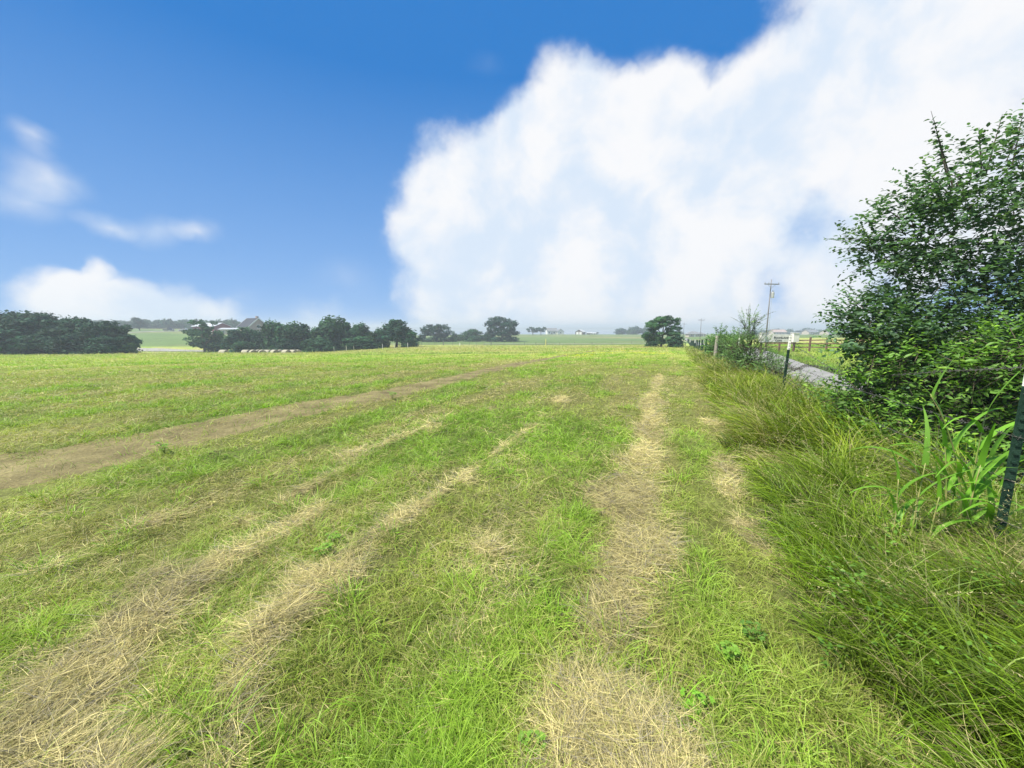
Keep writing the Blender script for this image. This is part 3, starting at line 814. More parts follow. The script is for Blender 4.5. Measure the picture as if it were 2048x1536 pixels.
# loose trees in the middle distance
for vk, px, Y, yt, w, lb, nm in [
        ('open', 872, 178, 647, 58, 'ragged round tree on the pasture right of the hedgerow', 'pasture_tree'), ('far_c', 843, 176, 670, 22, 'small bush left of the ragged round tree', 'pasture_bush'),
        ('far_b', 908, 176, 664, 14, 'slim little tree between two broad pasture trees', 'pasture_tree'), ('pale', 920, 190, 668, 20, 'pale bush beside the slim little tree', 'pasture_bush'),
        ('hedge_b', 943, 182, 659, 44, 'low broad dark tree left of the big oak', 'pasture_tree'), ('oak', 1003, 180, 632, 62, 'big spreading oak with sky gaps in its crown', 'oak_tree'),
        ('far_a', 968, 195, 670, 26, 'low bushes touching the big oak', 'pasture_bush'),
        ('umb', 1066, 330, 651, 24, 'left one of two umbrella shaped trees beside the white house', 'umbrella_tree'), ('umb', 1082, 330, 651, 22, 'right one of two umbrella shaped trees beside the white house', 'umbrella_tree'),
        ('far_c', 1193, 384, 664, 9, 'small dark tree beside the shed right of the barn', 'yard_tree'),
        ('fence_tree', 1325, 75, 631, 76, 'round leafy tree on the fence line ahead', 'fence_line_tree'), ('shrubby', 1352, 72, 668, 34, 'low bush at the right foot of the fence line tree', 'fence_line_bush'),
        ('shrubby', 1305, 80, 672, 30, 'low bush at the left foot of the fence line tree', 'fence_line_bush')]:
    get_tree(vk, px, Y, yt, w * 1.15, nm, lb, 'tree' if 'tree' in nm else 'bush')
for i, (px, yt, w) in enumerate([(1240, 656, 19), (1251, 658, 14), (1262, 655, 18), (1271, 652, 16), (1281, 656, 16), (1292, 654, 16), (1303, 656, 16), (1345, 660, 22), (1360, 662, 16)]):
    get_tree(['far_a', 'far_c', 'far_b'][i % 3], px, 392 + (i % 2) * 8, yt, w * 1.2, 'clump_tree', 'tree of the dark clump at the pasture end behind the fence line tree', 'tree', 'trees of the clump at the pasture end')
# wooded ridge on the left
R_ = random.Random(3)
n = 0
for px in list(range(130, 575, 9)):
    yt = 640 + R_.uniform(-3.0, 3.0) + (0 if px < 470 else (px - 470) * .12)
    get_tree(['far_a', 'far_b', 'far_c'][n % 3], px + R_.uniform(-3, 3), 268 + R_.uniform(-6, 24), yt, R_.uniform(20, 30), 'ridge_tree', 'tree of the wooded ridge on the skyline behind the drive', 'tree', 'trees of the wooded ridge'); n += 1
get_tree('thick_c', 276, 232, 635, 30, 'dark_tree', 'dark conical tree standing before the wooded ridge above the drive', 'tree')
# tree line far right
for i in range(30):
    px = 1500 + i * 20 + R_.uniform(-5, 5)
    yt = 660 - 3.4 * abs(math.sin(i * 1.3)) + R_.uniform(-1.2, 1.2) + (3 if px < 1530 else 0)
    get_tree(['far_a', 'far_b', 'far_c'][i % 3], px, 470 + R_.uniform(-15, 25), yt, R_.uniform(22, 34), 'skyline_tree', 'tree of the blue tree line on the horizon beyond the road', 'tree', 'trees of the tree line beyond the road')

# ------------------------------------------------------------------ buildings
def gz(x, y): return float(base_h(np.array(float(x)), np.array(float(y))))
def gable_house(name, label, px, Y, wx, dy, wall_h, roof_h, rz, mwall, mroof, cat='house', front='long', overhang=.5, windows=(), doors=(), trim=None, hip=False, chimney=False):
    """local x along the ridge, front towards -y"""
    p = place(px, 655, Y); z0 = gz(p[0], Y) - .1
    root = empty(name, (p[0], Y, z0), rz, label, cat)
    mb = MB(); w, d = wx / 2, dy / 2
    mb.box((0, 0, wall_h / 2), (wx, dy, wall_h))
    if not hip:
        for sx in (-1, 1):
            mb.prism([(-d, 0), (d, 0), (0, roof_h * .94)], (sx * w - sx * .12, 0, wall_h), (sx * w, 0, wall_h), (0, 1, 0), (0, 0, 1))
    mb.build('wall', mwall, root)
    rb = MB(); o = overhang; t = .18
    if hip:
        rw = max(w - d, .5)
        vs = [(-w - o, -d - o, wall_h), (w + o, -d - o, wall_h), (w + o, d + o, wall_h), (-w - o, d + o, wall_h), (-rw, 0, wall_h + roof_h), (rw, 0, wall_h + roof_h)]
        vs += [(v[0], v[1], wall_h - t) for v in vs[:4]]
        rb.add(vs, [(0, 1, 5, 4), (1, 2, 5), (2, 3, 4, 5), (3, 0, 4), (6, 7, 1, 0), (7, 8, 2, 1), (8, 9, 3, 2), (9, 6, 0, 3), (9, 8, 7, 6)])
    else:
        sl = roof_h / d
        prof = [(-d - o, -o * sl), (0, roof_h), (d + o, -o * sl), (d + o, -o * sl + t), (0, roof_h + t), (-d - o, -o * sl + t)]
        rb.prism(prof, (-w - o, 0, wall_h), (w + o, 0, wall_h), (0, 1, 0), (0, 0, 1))
    rf = rb.build('roof', mroof, root)
    if chimney:
        cb = MB(); cb.box((w * .3, d * .3, wall_h + roof_h * .95), (.9, .9, roof_h * .7)); cb.build('chimney', mwall, rf)
    for (x, z, ww, hh, side) in windows:
        fb = MB(); gb = MB(); f = .12
        if side == 'front':
            y = -d
            fb.box((x, y - .03, z + hh / 2 + f / 2), (ww + 2 * f, .08, f)); fb.box((x, y - .03, z - hh / 2 - f / 2), (ww + 2 * f, .08, f))
            fb.box((x - ww / 2 - f / 2, y - .03, z), (f, .08, hh)); fb.box((x + ww / 2 + f / 2, y - .03, z), (f, .08, hh))
            gb.box((x, y - .02, z), (ww, .05, hh))
        else:
            s_ = 1 if side == 'right' else -1; X = s_ * w
            fb.box((X + s_ * .03, x, z + hh / 2 + f / 2), (.08, ww + 2 * f, f)); fb.box((X + s_ * .03, x, z - hh / 2 - f / 2), (.08, ww + 2 * f, f))
            fb.box((X + s_ * .03, x - ww / 2 - f / 2, z), (.08, f, hh)); fb.box((X + s_ * .03, x + ww / 2 + f / 2, z), (.08, f, hh))
            gb.box((X + s_ * .02, x, z), (.05, ww, hh))
        wn_ = gb.build('window', M_WINDOW, root); fb.build('frame', M_TRIM, wn_)
    for (x, ww, hh, side, mm) in doors:
        db = MB()
        if side == 'front': db.box((x, -d - .03, hh / 2 + .01), (ww, .08, hh))
        else: db.box(((w + .03) * (1 if side == 'right' else -1), x, hh / 2 + .01), (.08, ww, hh))
        db.build('door', mm, root)
    if trim:
        sl = roof_h / d; X = w + o + .03
        for s_ in (-1, 1):
            tb = MB()
            for sy in (-1, 1):
                L_ = math.hypot(d + o, roof_h + o * sl)
                a0 = Vector((s_ * X, sy * (d + o), wall_h - o * sl)); a1 = Vector((s_ * X, 0, wall_h + roof_h))
                tb.prism([(0, -.12), (.05 * s_, -.12), (.05 * s_, .34), (0, .34)], a0, a1, (1, 0, 0), (0, 0, 1))
            tb.build('bargeboard', trim, root)
    return root
# red barn and house on the left rise
gable_house('red_barn', 'dark red barn with pale metal roof on the rise behind the thin tree', 424, 196, 13, 9, 3.6, 1.6, math.radians(-12), M_BARNRED, M_ROOFWHITE, 'barn', doors=[(0, 2.6, 2.8, 'right', M_DOORW), (4.5, 1.4, 2.3, 'front', M_DOORW)], windows=[(-3.5, 2, 1, .9, 'front')])
gable_house('low_outbuilding', 'low tan outbuilding between the red barn and the dark roofed house', 462, 190, 8, 5, 2.7, .5, 0, M_TAN, M_ROOFWHITE, 'shed', windows=[(-2, 1.5, 1, .8, 'front')], doors=[(1.5, 1, 2, 'front', M_DOORW)])
hr = gable_house('brick_house', 'large brick house with dark shingle roof and white gable boards above the hedgerow', 507, 168, 7.6, 8.0, 5.2, 3.4, math.radians(-28), M_BRICK, M_ROOFDARK, 'house', windows=[(0, 5.2, 1.1, 1.3, 'right'), (-2.2, 2, 1.1, 1.4, 'right'), (2.2, 2, 1.1, 1.4, 'right'), (-3, 2.2, 1.4, 1.3, 'front'), (2, 2.2, 1.4, 1.3, 'front')], trim=M_TRIM, chimney=True)
gable_house('white_house', 'white farmhouse with grey roof by the lake, right of the umbrella shaped trees', 1103, 385, 10, 7, 3.6, 2.6, math.radians(8), M_SIDING, M_ROOFGREY, 'house', windows=[(-3, 1.8, 1.4, 1.2, 'front'), (2, 1.8, 1.8, 1.2, 'front')], doors=[(-.4, 1.1, 2.1, 'front', M_BROWNW)])
wing = gable_house('garage', 'white gabled garage joined to the right side of the white farmhouse', 1119.5, 383, 7, 6.4, 2.9, 2.4, math.radians(98), M_SIDING, M_ROOFGREY, 'garage', windows=[(0, 1.6, 1.2, 1.0, 'left')], doors=[(0, 1.2, 2.1, 'front', M_BROWNW)])
gable_house('barn', 'brown barn with white metal roof and two white doors right of the farmhouse', 1161, 372, 7.5, 7.5, 2.6, 2.0, math.radians(60), M_BROWNW, M_ROOFWHITE, 'barn', doors=[(-1.6, 2.3, 2.5, 'left', M_DOORW), (1.6, 2.3, 2.5, 'left', M_DOORW)])
gable_house('long_shed', 'low open sided shed right of the barn by the lake', 1179, 378, 5, 3, 1.5, .5, 0, M_BROWNW, M_ROOFWHITE, 'shed', windows=[(-1, .8, .7, .6, 'front')], doors=[(1.2, 1, 1.3, 'front', M_DOORW)])
gable_house('white_cabin', 'small white cabin at the foot of the lakeside tree right of the barn', 1189, 376, 2.8, 2.2, 1.3, .5, 0, M_SIDING, M_ROOFWHITE, 'shed', doors=[(0, .8, 1.2, 'front', M_BROWNW)])
gable_house('hip_roof_house', 'grey hip roofed house beyond the fence line tree, left of the second pole', 1387, 250, 7.5, 5, 2.0, 1.7, 0, M_TAN, M_ROOFGREY, 'house', hip=True, windows=[(-2, 1.2, 1, .8, 'front'), (2.4, 1.2, .8, .8, 'front')], doors=[(0, .9, 1.8, 'front', M_DOORW)])
gable_house('grey_cottage', 'smaller grey roofed cottage just right of the second pole', 1402, 262, 5, 4, 1.6, 1.2, 0, M_TAN, M_ROOFGREY, 'house', hip=True, windows=[(-1, 1, .8, .7, 'front')], doors=[(1, .8, 1.5, 'front', M_DOORW)])
for i, (px, lb) in enumerate([(1556, 'tan roofed house half hidden in the far tree line left of the sign'), (1621, 'pale house in the far tree line above the ranch fence'), (1655, 'low pale house at the right end of the far tree line')]):
    gable_house('distant_house', lb, px, 430, 14 - 2 * i, 9, 3, 2.4, .2 * i, M_TAN, M_BRICK if i == 0 else M_ROOFGREY, 'house', windows=[(-3, 1.6, 1.2, 1.2, 'front'), (3, 1.6, 1.2, 1.2, 'front')], doors=[(0, 1.1, 2.1, 'front', M_BROWNW)])

# parked cars on the drive
def car(name, label, px, Y, L_, H_, rz, m, pickup=False):
    p = place(px, 655, Y); z0 = gz(p[0], Y) + .14
    root = empty(name, (p[0], Y, z0), rz, label, 'car')
    h = L_ / 2
    if pickup:
        body = [(-h, .45), (-h, 1.05), (-.2 * h, 1.05), (-.2 * h, 1.1), (.45 * h, 1.1), (h * .95, 1.0), (h, .8), (h, .42)]
        cab = [(-.2 * h, 1.1), (-.12 * h, H_), (.25 * h, H_), (.5 * h, 1.1)]
    else:
        body = [(-h, .4), (-h, .95), (-.85 * h, 1.05), (.5 * h, 1.02), (h * .95, .85), (h, .6), (h, .38)]
        cab = [(-.85 * h, 1.05), (-.7 * h, H_), (.15 * h, H_), (.5 * h, 1.02)]
    b = MB(); b.prism(body, (0, .88, 0), (0, -.88, 0), (1, 0, 0), (0, 0, 1)); b.build('body', m, root, bevel=.05)
    b = MB(); b.prism(cab, (0, .76, .002), (0, -.76, .002), (1, 0, 0), (0, 0, 1)); b.build('cabin', m, root, bevel=.06)
    cx = sum(c[0] for c in cab) / 4; zt = H_ - .1
    b = MB(); b.prism([(cab[0][0] + .18, 1.14), (cab[1][0] + .1, zt), (cab[2][0] - .08, zt), (cab[3][0] - .25, 1.14)], (0, .78, 0), (0, -.78, 0), (1, 0, 0), (0, 0, 1)); b.build('window', M_WINDOW, root)
    for sx in (-.62, .62):
        for sy in (-.8, .8):
            b = MB(); b.tube([(sx * h, sy - .12, .35), (sx * h, sy + .12, .35)], .35, 18); w = b.build('wheel', M_TYRE, root)
            b = MB(); b.tube([(sx * h, sy - .135, .35), (sx * h, sy + .135, .35)], .2, 12); b.build('rim', M_RIM, w)
    for sy in (-.6, .6):
        b = MB(); b.box((h + .0, sy, .75), (.06, .35, .14)); b.build('headlight', M_DOORW, root)
car('pickup_truck', 'dark blue pickup truck parked on the drive below the wooded ridge', 337, 216, 5.4, 1.85, 0, M_CARDARK, True)
car('parked_car', 'silver car parked on the drive beside the thin leaning tree', 366, 215, 4.6, 1.6, math.pi, M_CARSILVER)

# round hay bales
def bale_proto():
    root = empty('hay_bale', (0, 0, 0))
    b = MB(); n = 28; rr = .78; hl = .76
    ring = [(rr * math.cos(2 * math.pi * k / n), rr * math.sin(2 * math.pi * k / n)) for k in range(n)]
    pts = []
    for x in (-hl, -hl * .9, -hl * .3, hl * .3, hl * .9, hl):
        s_ = .93 if abs(x) == hl else 1
        pts.append(((x, 0, rr), rr * s_))
    b.tube([p[0] for p in pts], [p[1] for p in pts], n, cap=False); b.build('wrap', M_BALE, root, smooth=True)
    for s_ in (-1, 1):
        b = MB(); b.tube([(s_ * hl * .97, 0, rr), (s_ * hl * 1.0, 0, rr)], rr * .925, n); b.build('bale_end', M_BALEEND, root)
    return root
bp = bale_proto(); first = True
bl = [(447, 86, -8, 'lone pale hay bale at the foot of the thin leaning tree'), (492, 87, -10, 'leftmost bale of the row, seen side on'), (506, 86, -45, 'second bale of the row, dark end showing'), (516, 87, -50, 'third bale of the row, tight behind the second'),
      (524, 86, -52, 'fourth bale of the row, closing the first group'), (535, 87, -12, 'fifth bale of the row, long side beside the young plant'), (549, 86, -35, 'sixth bale of the row with dark round end'), (560, 87, -55, 'seventh bale of the row, nearly end on'),
      (572, 86, -25, 'eighth bale of the row, side lit'), (586, 87, -20, 'ninth bale of the row, side lit'), (596, 88, -55, 'last bale of the row at the hedgerow foot')]
for px, Y, rz, lb in bl:
    p = place(px, 699.5, Y); loc = (p[0], Y, p[2] - 1.56)
    if first: bp.location = loc; bp.rotation_euler = (0, 0, math.radians(rz)); tag(bp, lb, 'hay bale', 'round hay bales at the far field edge'); first = False
    else: copy_tree(bp, loc, math.radians(rz), (1, 1, 1), lb, 'hay bale', 'round hay bales at the far field edge')

# ------------------------------------------------------------------ poles, sign, fences
def utility_pole(label, px, Y, ytop, arm_py, transformer, r0=.105):
    top = place(px, ytop, Y); z0 = gz(top[0], Y); H_ = top[2] - z0
    root = empty('utility_pole', (top[0], Y, z0), math.radians(8), label, 'utility pole')
    b = MB(); b.tube([(0, 0, -.3), (0, 0, H_ * .5), (0, 0, H_)], [r0, r0 * .85, r0 * .62], 14); b.build('pole', M_POLE, root, smooth=True)
    za = H_ - (arm_py - ytop) / F * Y
    b = MB(); b.box((0, -.16, za), (2.7, .12, .14)); arm = b.build('crossarm', M_POLE, root)
    b = MB()
    for s_ in (-1, 1): b.tube([(s_ * .75, -.16, za - .02), (0, -.13, za - .65)], .02, 6)
    b.build('brace', M_STEEL, root)
    for x in (-1.25, -.55, 1.25):
        b = MB(); b.tube([(x, -.16, za + .07), (x, -.16, za + .14), (x, -.16, za + .2), (x, -.16, za + .28)], [.025, .06, .04, .055], 8); b.build('insulator', M_PORC, arm)
    if transformer:
        b = MB(); b.tube([(.42, -.05, za - 2.2), (.42, -.05, za - 2.15), (.42, -.05, za - 1.35), (.42, -.05, za - 1.27)], [.2, .25, .25, .2], 14); tr = b.build('transformer', M_STEEL, root, smooth=False)
        b = MB(); b.tube([(.36, -.05, za - 1.27), (.36, -.05, za - .95)], [.04, .03], 8); b.tube([(.5, -.05, za - 1.27), (.58, -.05, za - .98)], [.04, .03], 8); b.build('bushing', M_PORC, tr)
        b = MB(); b.tube([(.40, -.02, .1), (.36, -.02, za - 2.3)], .018, 6); b.build('ground_wire', M_STEEL, root)
utility_pole('tall leaning-looking wooden utility pole with transformer beside the white sign', 1543, 65, 559, 568, True)
utility_pole('smaller utility pole standing far down the road', 1403, 150, 636, 640, False)
utility_pole('tiny farthest utility pole behind the fence line tree', 1368.5, 230, 645, 648, False, .13)

def entrance_sign():
    Y = 34.0
    def P(px, py, y=Y): return place(px, py, y)
    L_ = P(1524.5, 676); R_2 = P(1590, 676)
    root = empty('entrance_sign', (R_2[0], Y, gz(R_2[0], Y)), 0, 'white ranch entrance sign lettered RICHLAND COVE between two square posts', 'sign')
    ox = R_2[0]; z0 = gz(R_2[0], Y)
    def loc(p): return (p[0] - ox, p[1] - Y, p[2] - z0)
    for px, w in ((1524.5, .36), (1590.5, .50)):
        t = P(px, 667); g = gz(t[0], Y)
        lo_ = P(px, 684.5)[2]
        b = MB(); b.box((t[0] - ox, 0, (lo_ + g - .2) / 2 - z0), (.14, .14, lo_ - g + .2)); pst = b.build('post', M_RAIL, root, bevel=.01)
        b = MB(); b.box((t[0] - ox, 0, (t[2] + lo_) / 2 - z0 + .001), (w, .4, t[2] - lo_)); b.box((t[0] - ox, 0, t[2] - z0 + .032), (w + .08, .48, .06))
        b.build('post_box', M_WHITE, root, bevel=.01)
    a = P(1529, 669.3); c = P(1584.8, 684)
    b = MB(); b.box(((a[0] + c[0]) / 2 - ox, -.02, (a[2] + c[2]) / 2 - z0), (c[0] - a[0], .08, a[2] - c[2])); b.build('board', M_WHITE, root, bevel=.008)
    b = MB(); yb = P(1500, 685)[2]; b.box(((a[0] + c[0]) / 2 - ox, .0, yb - z0), (c[0] - a[0] + .6, .1, .07)); b.build('crossbar', M_RAIL, root)
    def text(s, px0, px1, py, small):
        cu = bpy.data.curves.new('lettering', 'FONT'); cu.body = s; cu.size = 1; cu.extrude = .01; cu.resolution_u = 3; cu.space_character = 1.08; cu.offset = .03
        cu.small_caps_scale = .78
        for ch in cu.body_format[1:len(s)]: ch.use_small_caps = True
        t = bpy.data.objects.new('t', cu); COL.objects.link(t); bpy.context.view_layer.update()
        dg = bpy.context.evaluated_depsgraph_get(); me = bpy.data.meshes.new_from_object(t.evaluated_get(dg)); bpy.data.objects.remove(t)
        me.name = 'lettering'; me.materials.clear(); me.materials.append(M_LETTER)
        xs_ = [v.co.x for v in me.vertices]; w0 = max(xs_) - min(xs_); x0 = min(xs_)
        A = P(px0, py); B = P(px1, py); k = (B[0] - A[0]) / w0
        for v in me.vertices:
            v.co = Vector(((v.co.x - x0) * k + A[0] - ox, -.062 - v.co.z * .6, v.co.y * small + A[2] - z0))
        o = bpy.data.objects.new('lettering', me); COL.objects.link(o); o.parent = root
    text('Richland', 1547, 1579, 677.3, .27)
    text('Cove', 1549, 1562.5, 682.6, .22)
entrance_sign()

def ranch_fence():
    # brown rail fence from behind the sign towards the bush
    A = np.array([place(1532, 684, 37)[0], 37.0]); B = np.array([place(1690, 690, 31)[0], 31.0]); B2 = np.array([place(1900, 690, 24)[0], 24.0])
    root = empty('rail_fence', (A[0], A[1], gz(*A)), 0, 'brown three rail ranch fence on the grass across the road', 'fence')
    o3 = np.array([A[0], A[1], gz(*A)])
    def seg(P, Q, n):
        pts = [P + (Q - P) * k / n for k in range(n + 1)]
        for k, p in enumerate(pts):
            z = gz(*p); tall = 1.25 if k % 3 == 0 else 1.05
            b = MB(); b.box((p[0] - o3[0], p[1] - o3[1], z + tall / 2 - .1 - o3[2]), (.12, .12, tall + .2)); b.build('post', M_RAIL, root, bevel=.01)
        for hgt in (.38, .68, .98):
            for k in range(n):
                p, q = pts[k], pts[k + 1]; b = MB()
                b.prism([(-.015, -.045), (.015, -.045), (.015, .045), (-.015, .045)], (p[0] - o3[0], p[1] - .08 - o3[1], gz(*p) + hgt - o3[2]), (q[0] - o3[0], q[1] - .08 - o3[1], gz(*q) + hgt - o3[2]), (0, 1, 0), (0, 0, 1))
                b.build('rail', M_RAIL, root)
    seg(A, B, 5); seg(B, B2, 5)
ranch_fence()

def barbed_wire_fence():
    root = empty('barbed_wire_fence', (2.9, 2.0, 0), 0, 'barbed wire fence on green steel posts with white tips along the right of the field', 'fence')
    O = np.array([2.9, 2.0, 0])
    posts = []
    def tpost(x, y, top, gz_, lean=(0, 0)):
        """studded T section, white tip"""
        b = MB(); h = top - gz_
        split = top - (.27 if y > 4 else .155)
        def sec(z0, z1, m, nm, par):
            bb = MB()
            def off(z): k = (z - gz_) / h; return (x + lean[0] * k - O[0], y + lean[1] * k - O[1])
            (xa, ya), (xb, yb) = off(z0), off(z1)
            c_ = .028
            bb.prism([(-.024, -.004), (.024, -.004), (.024, .004), (-.024, .004)], (xa, ya, z0), (xb, yb, z1), (.9, -.42, 0), (.42, .9, 0))
            bb.prism([(-.004, .004), (.004, .004), (.004, .04), (-.004, .04)], (xa, ya, z0), (xb, yb, z1), (.9, -.42, 0), (.42, .9, 0))
            z = z0 + .03
            while z < z1 - .01:
                xx, yy_ = off(z); bb.box((xx - .42 * .008, yy_ - .9 * .008, z), (.02, .012, .012), -.43); z += .055
            return bb.build(nm, m, par)
        pbody = sec(gz_ - .3, split, M_TPOST, 'post', root)
        sec(split + .0005, top, M_TCAP, 'post_tip', pbody)
        posts.append((x, y, gz_, top))
    def tp(px, py_top, Y, lean=(0, 0)):
        p = place(px, py_top, Y); tpost(p[0] - lean[0], Y - lean[1], p[2], gz(p[0], Y), lean)
    tp(2066, 722, 2.32)
    tp(1581, 672, 7.7, (.05, 0))
    tp(1478.5, 676, 14.2, (.02, 0))
    # weathered wooden post
    p = place(1433.5, 672, 19.6); g = gz(p[0], 19.6); b = MB()
    b.tube([(p[0] - O[0], 19.6 - O[1], g - .3), (p[0] - O[0] + .01, 19.6 - O[1], g + .7), (p[0] - O[0] + .03, 19.6 - O[1], p[2])], [.095, .088, .08], 10); b.build('post', M_WOODGREY, root)
    posts.append((p[0], 19.6, g, p[2]))
    y = 26.0; k = 0
    while y < 150:
        x = 2.0 + .44 * y; g = gz(x, y)
        if y < 30: tpost(x, y, g + 1.32 + random.uniform(-.04, .04), g)
        else:
            b = MB(); b.box((x - O[0], y - O[1], g + .62 + random.uniform(-.05, .05)), (.13, .13, 1.45)); b.build('post', M_TPOST, root); posts.append((x, y, g, g + 1.3))
        y += 6.4; k += 1
    # a post out of the frame towards the camera's right so that the near wires end on something
    tpost(.9 + 2.1, -4.2, 1.3, 0.0)
    posts.insert(0, posts.pop())
    hs = [.28, .55, .83, 1.10]
    rw = random.Random(9)
    def barb(bb, p, d, bs=.016):
        for _ in range(2):
            v = Vector((rw.uniform(-1, 1), rw.uniform(-1, 1), rw.uniform(-1, 1))).cross(d).normalized() * bs
            bb.tube([p - v, p + v], bs * .1, 4, cap=False)
    def wire(pts, rad=.0019, barbs=True, step=.125, nm='wire', bs=.016):
        bb = MB(); pts = [Vector(p) for p in pts]; bb.tube(pts, rad, 5, cap=False)
        if barbs:
            acc = 0
            for a_, b_ in zip(pts[:-1], pts[1:]):
                L_ = (b_ - a_).length; d = (b_ - a_).normalized()
                while acc < L_: barb(bb, a_ + d * acc, d, bs); acc += step
                acc -= L_
        return bb.build(nm, M_WIRE, root)
    for h in hs:
        for i in range(len(posts) - 1):
            if i == 1 and h == 1.10: continue            # the top strand has come loose here
            x0, y0, g0, t0 = posts[i]; x1, y1, g1, t1 = posts[i + 1]
            far_ = y0 > 30
            n = 12 if not far_ else 3; pts = []
            for k in range(n + 1):
                t = k / n; s_ = -.045 * math.sin(math.pi * t) * (1.6 if h > 1 else 1)
                pts.append((x0 + (x1 - x0) * t - O[0] - .02, y0 + (y1 - y0) * t - O[1], (g0 + h) * (1 - t) + (g1 + h) * t + s_))
            wire(pts, .0019 if not far_ else .003, not far_ and y0 < 15)
    # loose ends and the hanging loop beyond the second post
    def PP(px, py, Y): p = place(px, py, Y); return (p[0] - O[0], p[1] - O[1], p[2])
    wire([PP(1584, 686, 7.7), PP(1600, 698, 7.3), PP(1620, 710, 6.9), PP(1640, 724, 6.5), PP(1665, 737, 6.0), PP(1700, 745, 5.4), PP(1760, 752, 4.8), PP(1900, 742, 3.6), PP(2050, 735, 2.35)], step=.11, nm='loose_wire', rad=.0032, bs=.02)
    for s_ in (0, 1, 2):
        j = s_ * 2.5
        wire([PP(1575, 728 + j, 7.7), PP(1588, 737 + j, 7.4), PP(1600, 739 - j, 7.1), PP(1612, 733 - j, 6.9), PP(1630, 731 + j * .5, 6.7), PP(1650, 734 + j, 6.5), PP(1672, 740 + j * 1.5, 6.2), PP(1700, 752 + j * 2.4, 5.8), PP(1740, 775 + j * 5, 5.2)], step=.07, nm='coiled_wire', rad=.0045, bs=.024)
    wire([PP(1598, 739, 7.1), PP(1603, 750, 6.9), PP(1615, 760, 6.7), PP(1628, 768, 6.5)], step=.08, nm='coiled_wire', rad=.004, bs=.022)
    wire([PP(1570, 760, 7.7), PP(1590, 775, 7.2), PP(1612, 790, 6.6), PP(1630, 808, 6.1), PP(1650, 830, 5.6), PP(1690, 865, 5.0)], step=.07, nm='loose_wire', rad=.0035, bs=.022)
    wire([PP(1700, 750, 5.7), PP(1730, 775, 5.2), PP(1750, 800, 4.9), PP(1770, 830, 4.7)], nm='loose_wire')
barbed_wire_fence()

# the pasture fence across the field end, and pasture markers
def pasture_fence():
    Y = 124.0
    root = empty('pasture_fence', (0, Y, gz(0, Y)), 0, 'thin wire fence on dark posts across the far end of the field', 'fence')
    z0 = gz(0, Y); pts = []
    for px in [700, 722, 744, 766, 788, 810, 830, 842, 857, 869, 886, 905, 924, 938, 952, 968, 982, 1008, 1028, 1049, 1072, 1094, 1120, 1150, 1185, 1225, 1265, 1300]:
        x = place(px, 655, Y)[0]; g = gz(x, Y); big = px in (886, 982)
        b = MB(); b.box((x, 0, g + (.65 if big else .55) - z0 - .1), (.22 if big else .09, .2 if big else .09, (1.5 if big else 1.3)))
        b.build('post', M_POLE, root); pts.append((x, 0, g - z0))
    for h in (.4, .8, 1.1):
        b = MB(); b.tube([(p[0], -.06, p[2] + h) for p in pts], .012, 4); b.build('wire', M_WIRE, root)
pasture_fence()
def marker(name, label, px, Y, h, w, m, cat, py=None):
    x = place(px, 655, Y)[0]; g = gz(x, Y)
    b = MB(); b.tube([(0, 0, -.1), (0, 0, h * .8), (0, 0, h)], [w, w, w * .55], 10)
    o = b.build(name, m); o.location = (x, Y, g); tag(o, label, cat); return o
marker('pipeline_marker', 'yellow marker post standing in front of the white farmhouse', 1092, 127, 2.1, .11, M_YEL, 'marker post')
marker('survey_marker', 'short white marker post on the pasture left of the oak', 919, 120, .85, .12, M_TCAP, 'marker post')
for i, px in enumerate([622, 644, 665, 690, 705, 763, 787, 814]):
    marker('white_tipped_stake', 'small white tipped stake at the foot of the hedgerow', px, 91, 1.0 + (px > 640) * .25, .05, M_TCAP, 'stake')['group'] = 'white tipped stakes below the hedgerow'
for i, (px, Y) in enumerate([(1366.5, 95), (1373, 80), (1382, 66), (1392, 55), (1409, 43)]):
    x = place(px, 655, Y)[0]; g = gz(x, Y); top = place(px, 679.5, Y)[2]
    root = empty('delineator', (x, Y, g), 0, 'white tipped post standing along the far side of the road', 'post', 'white tipped posts along the road')
    h = top - g
    b = MB(); b.box((0, 0, h / 2 - .25), (.07, .05, h - .4)); b.build('stem', M_TPOST, root)
    b = MB(); b.box((0, 0, h - .225), (.12, .06, .45)); b.build('tip', M_TCAP, root)
# ------------------------------------------------------------------ leafy shrubs beside the fence
def leaf_template(fold=.25, wide=.5):
    # midrib along +x (0..1), half width in y, fold in z
    m = [(0, 0, 0), (.35, 0, -.0), (.72, 0, -.03), (1, 0, -.10)]
    l = [(.30, wide * .5, fold * wide * .5), (.70, wide * .40, fold * wide * .4 - .03)]
    r = [(a, -b, c) for a, b, c in l]
    V = np.array(m + l + r, float)
    tris = [(0, 4, 1), (0, 1, 6), (2, 5, 3), (2, 3, 7)]
    quads = [(1, 4, 5, 2), (1, 2, 7, 6)]
    return V, np.array(quads), np.array(tris)
def put_leaves(P, D_, N_, S, T):
    """P base, D_ leaf direction, N_ approximate normal, S length -> big arrays"""
    TV, TQ, TT = T
    D_ = D_ / np.linalg.norm(D_, axis=1)[:, None]
    B_ = np.cross(N_, D_); B_ /= np.linalg.norm(B_, axis=1)[:, None] + 1e-9
    N2 = np.cross(D_, B_)
    V = P[:, None, :] + S[:, None, None] * (TV[None, :, 0, None] * D_[:, None] + TV[None, :, 1, None] * B_[:, None] + TV[None, :, 2, None] * N2[:, None])
    n = len(P); k = len(TV)
    q = (np.arange(n)[:, None, None] * k + TQ[None]).reshape(-1, 4); t = (np.arange(n)[:, None, None] * k + TT[None]).reshape(-1, 3)
    return V.reshape(-1, 3), q, t, k
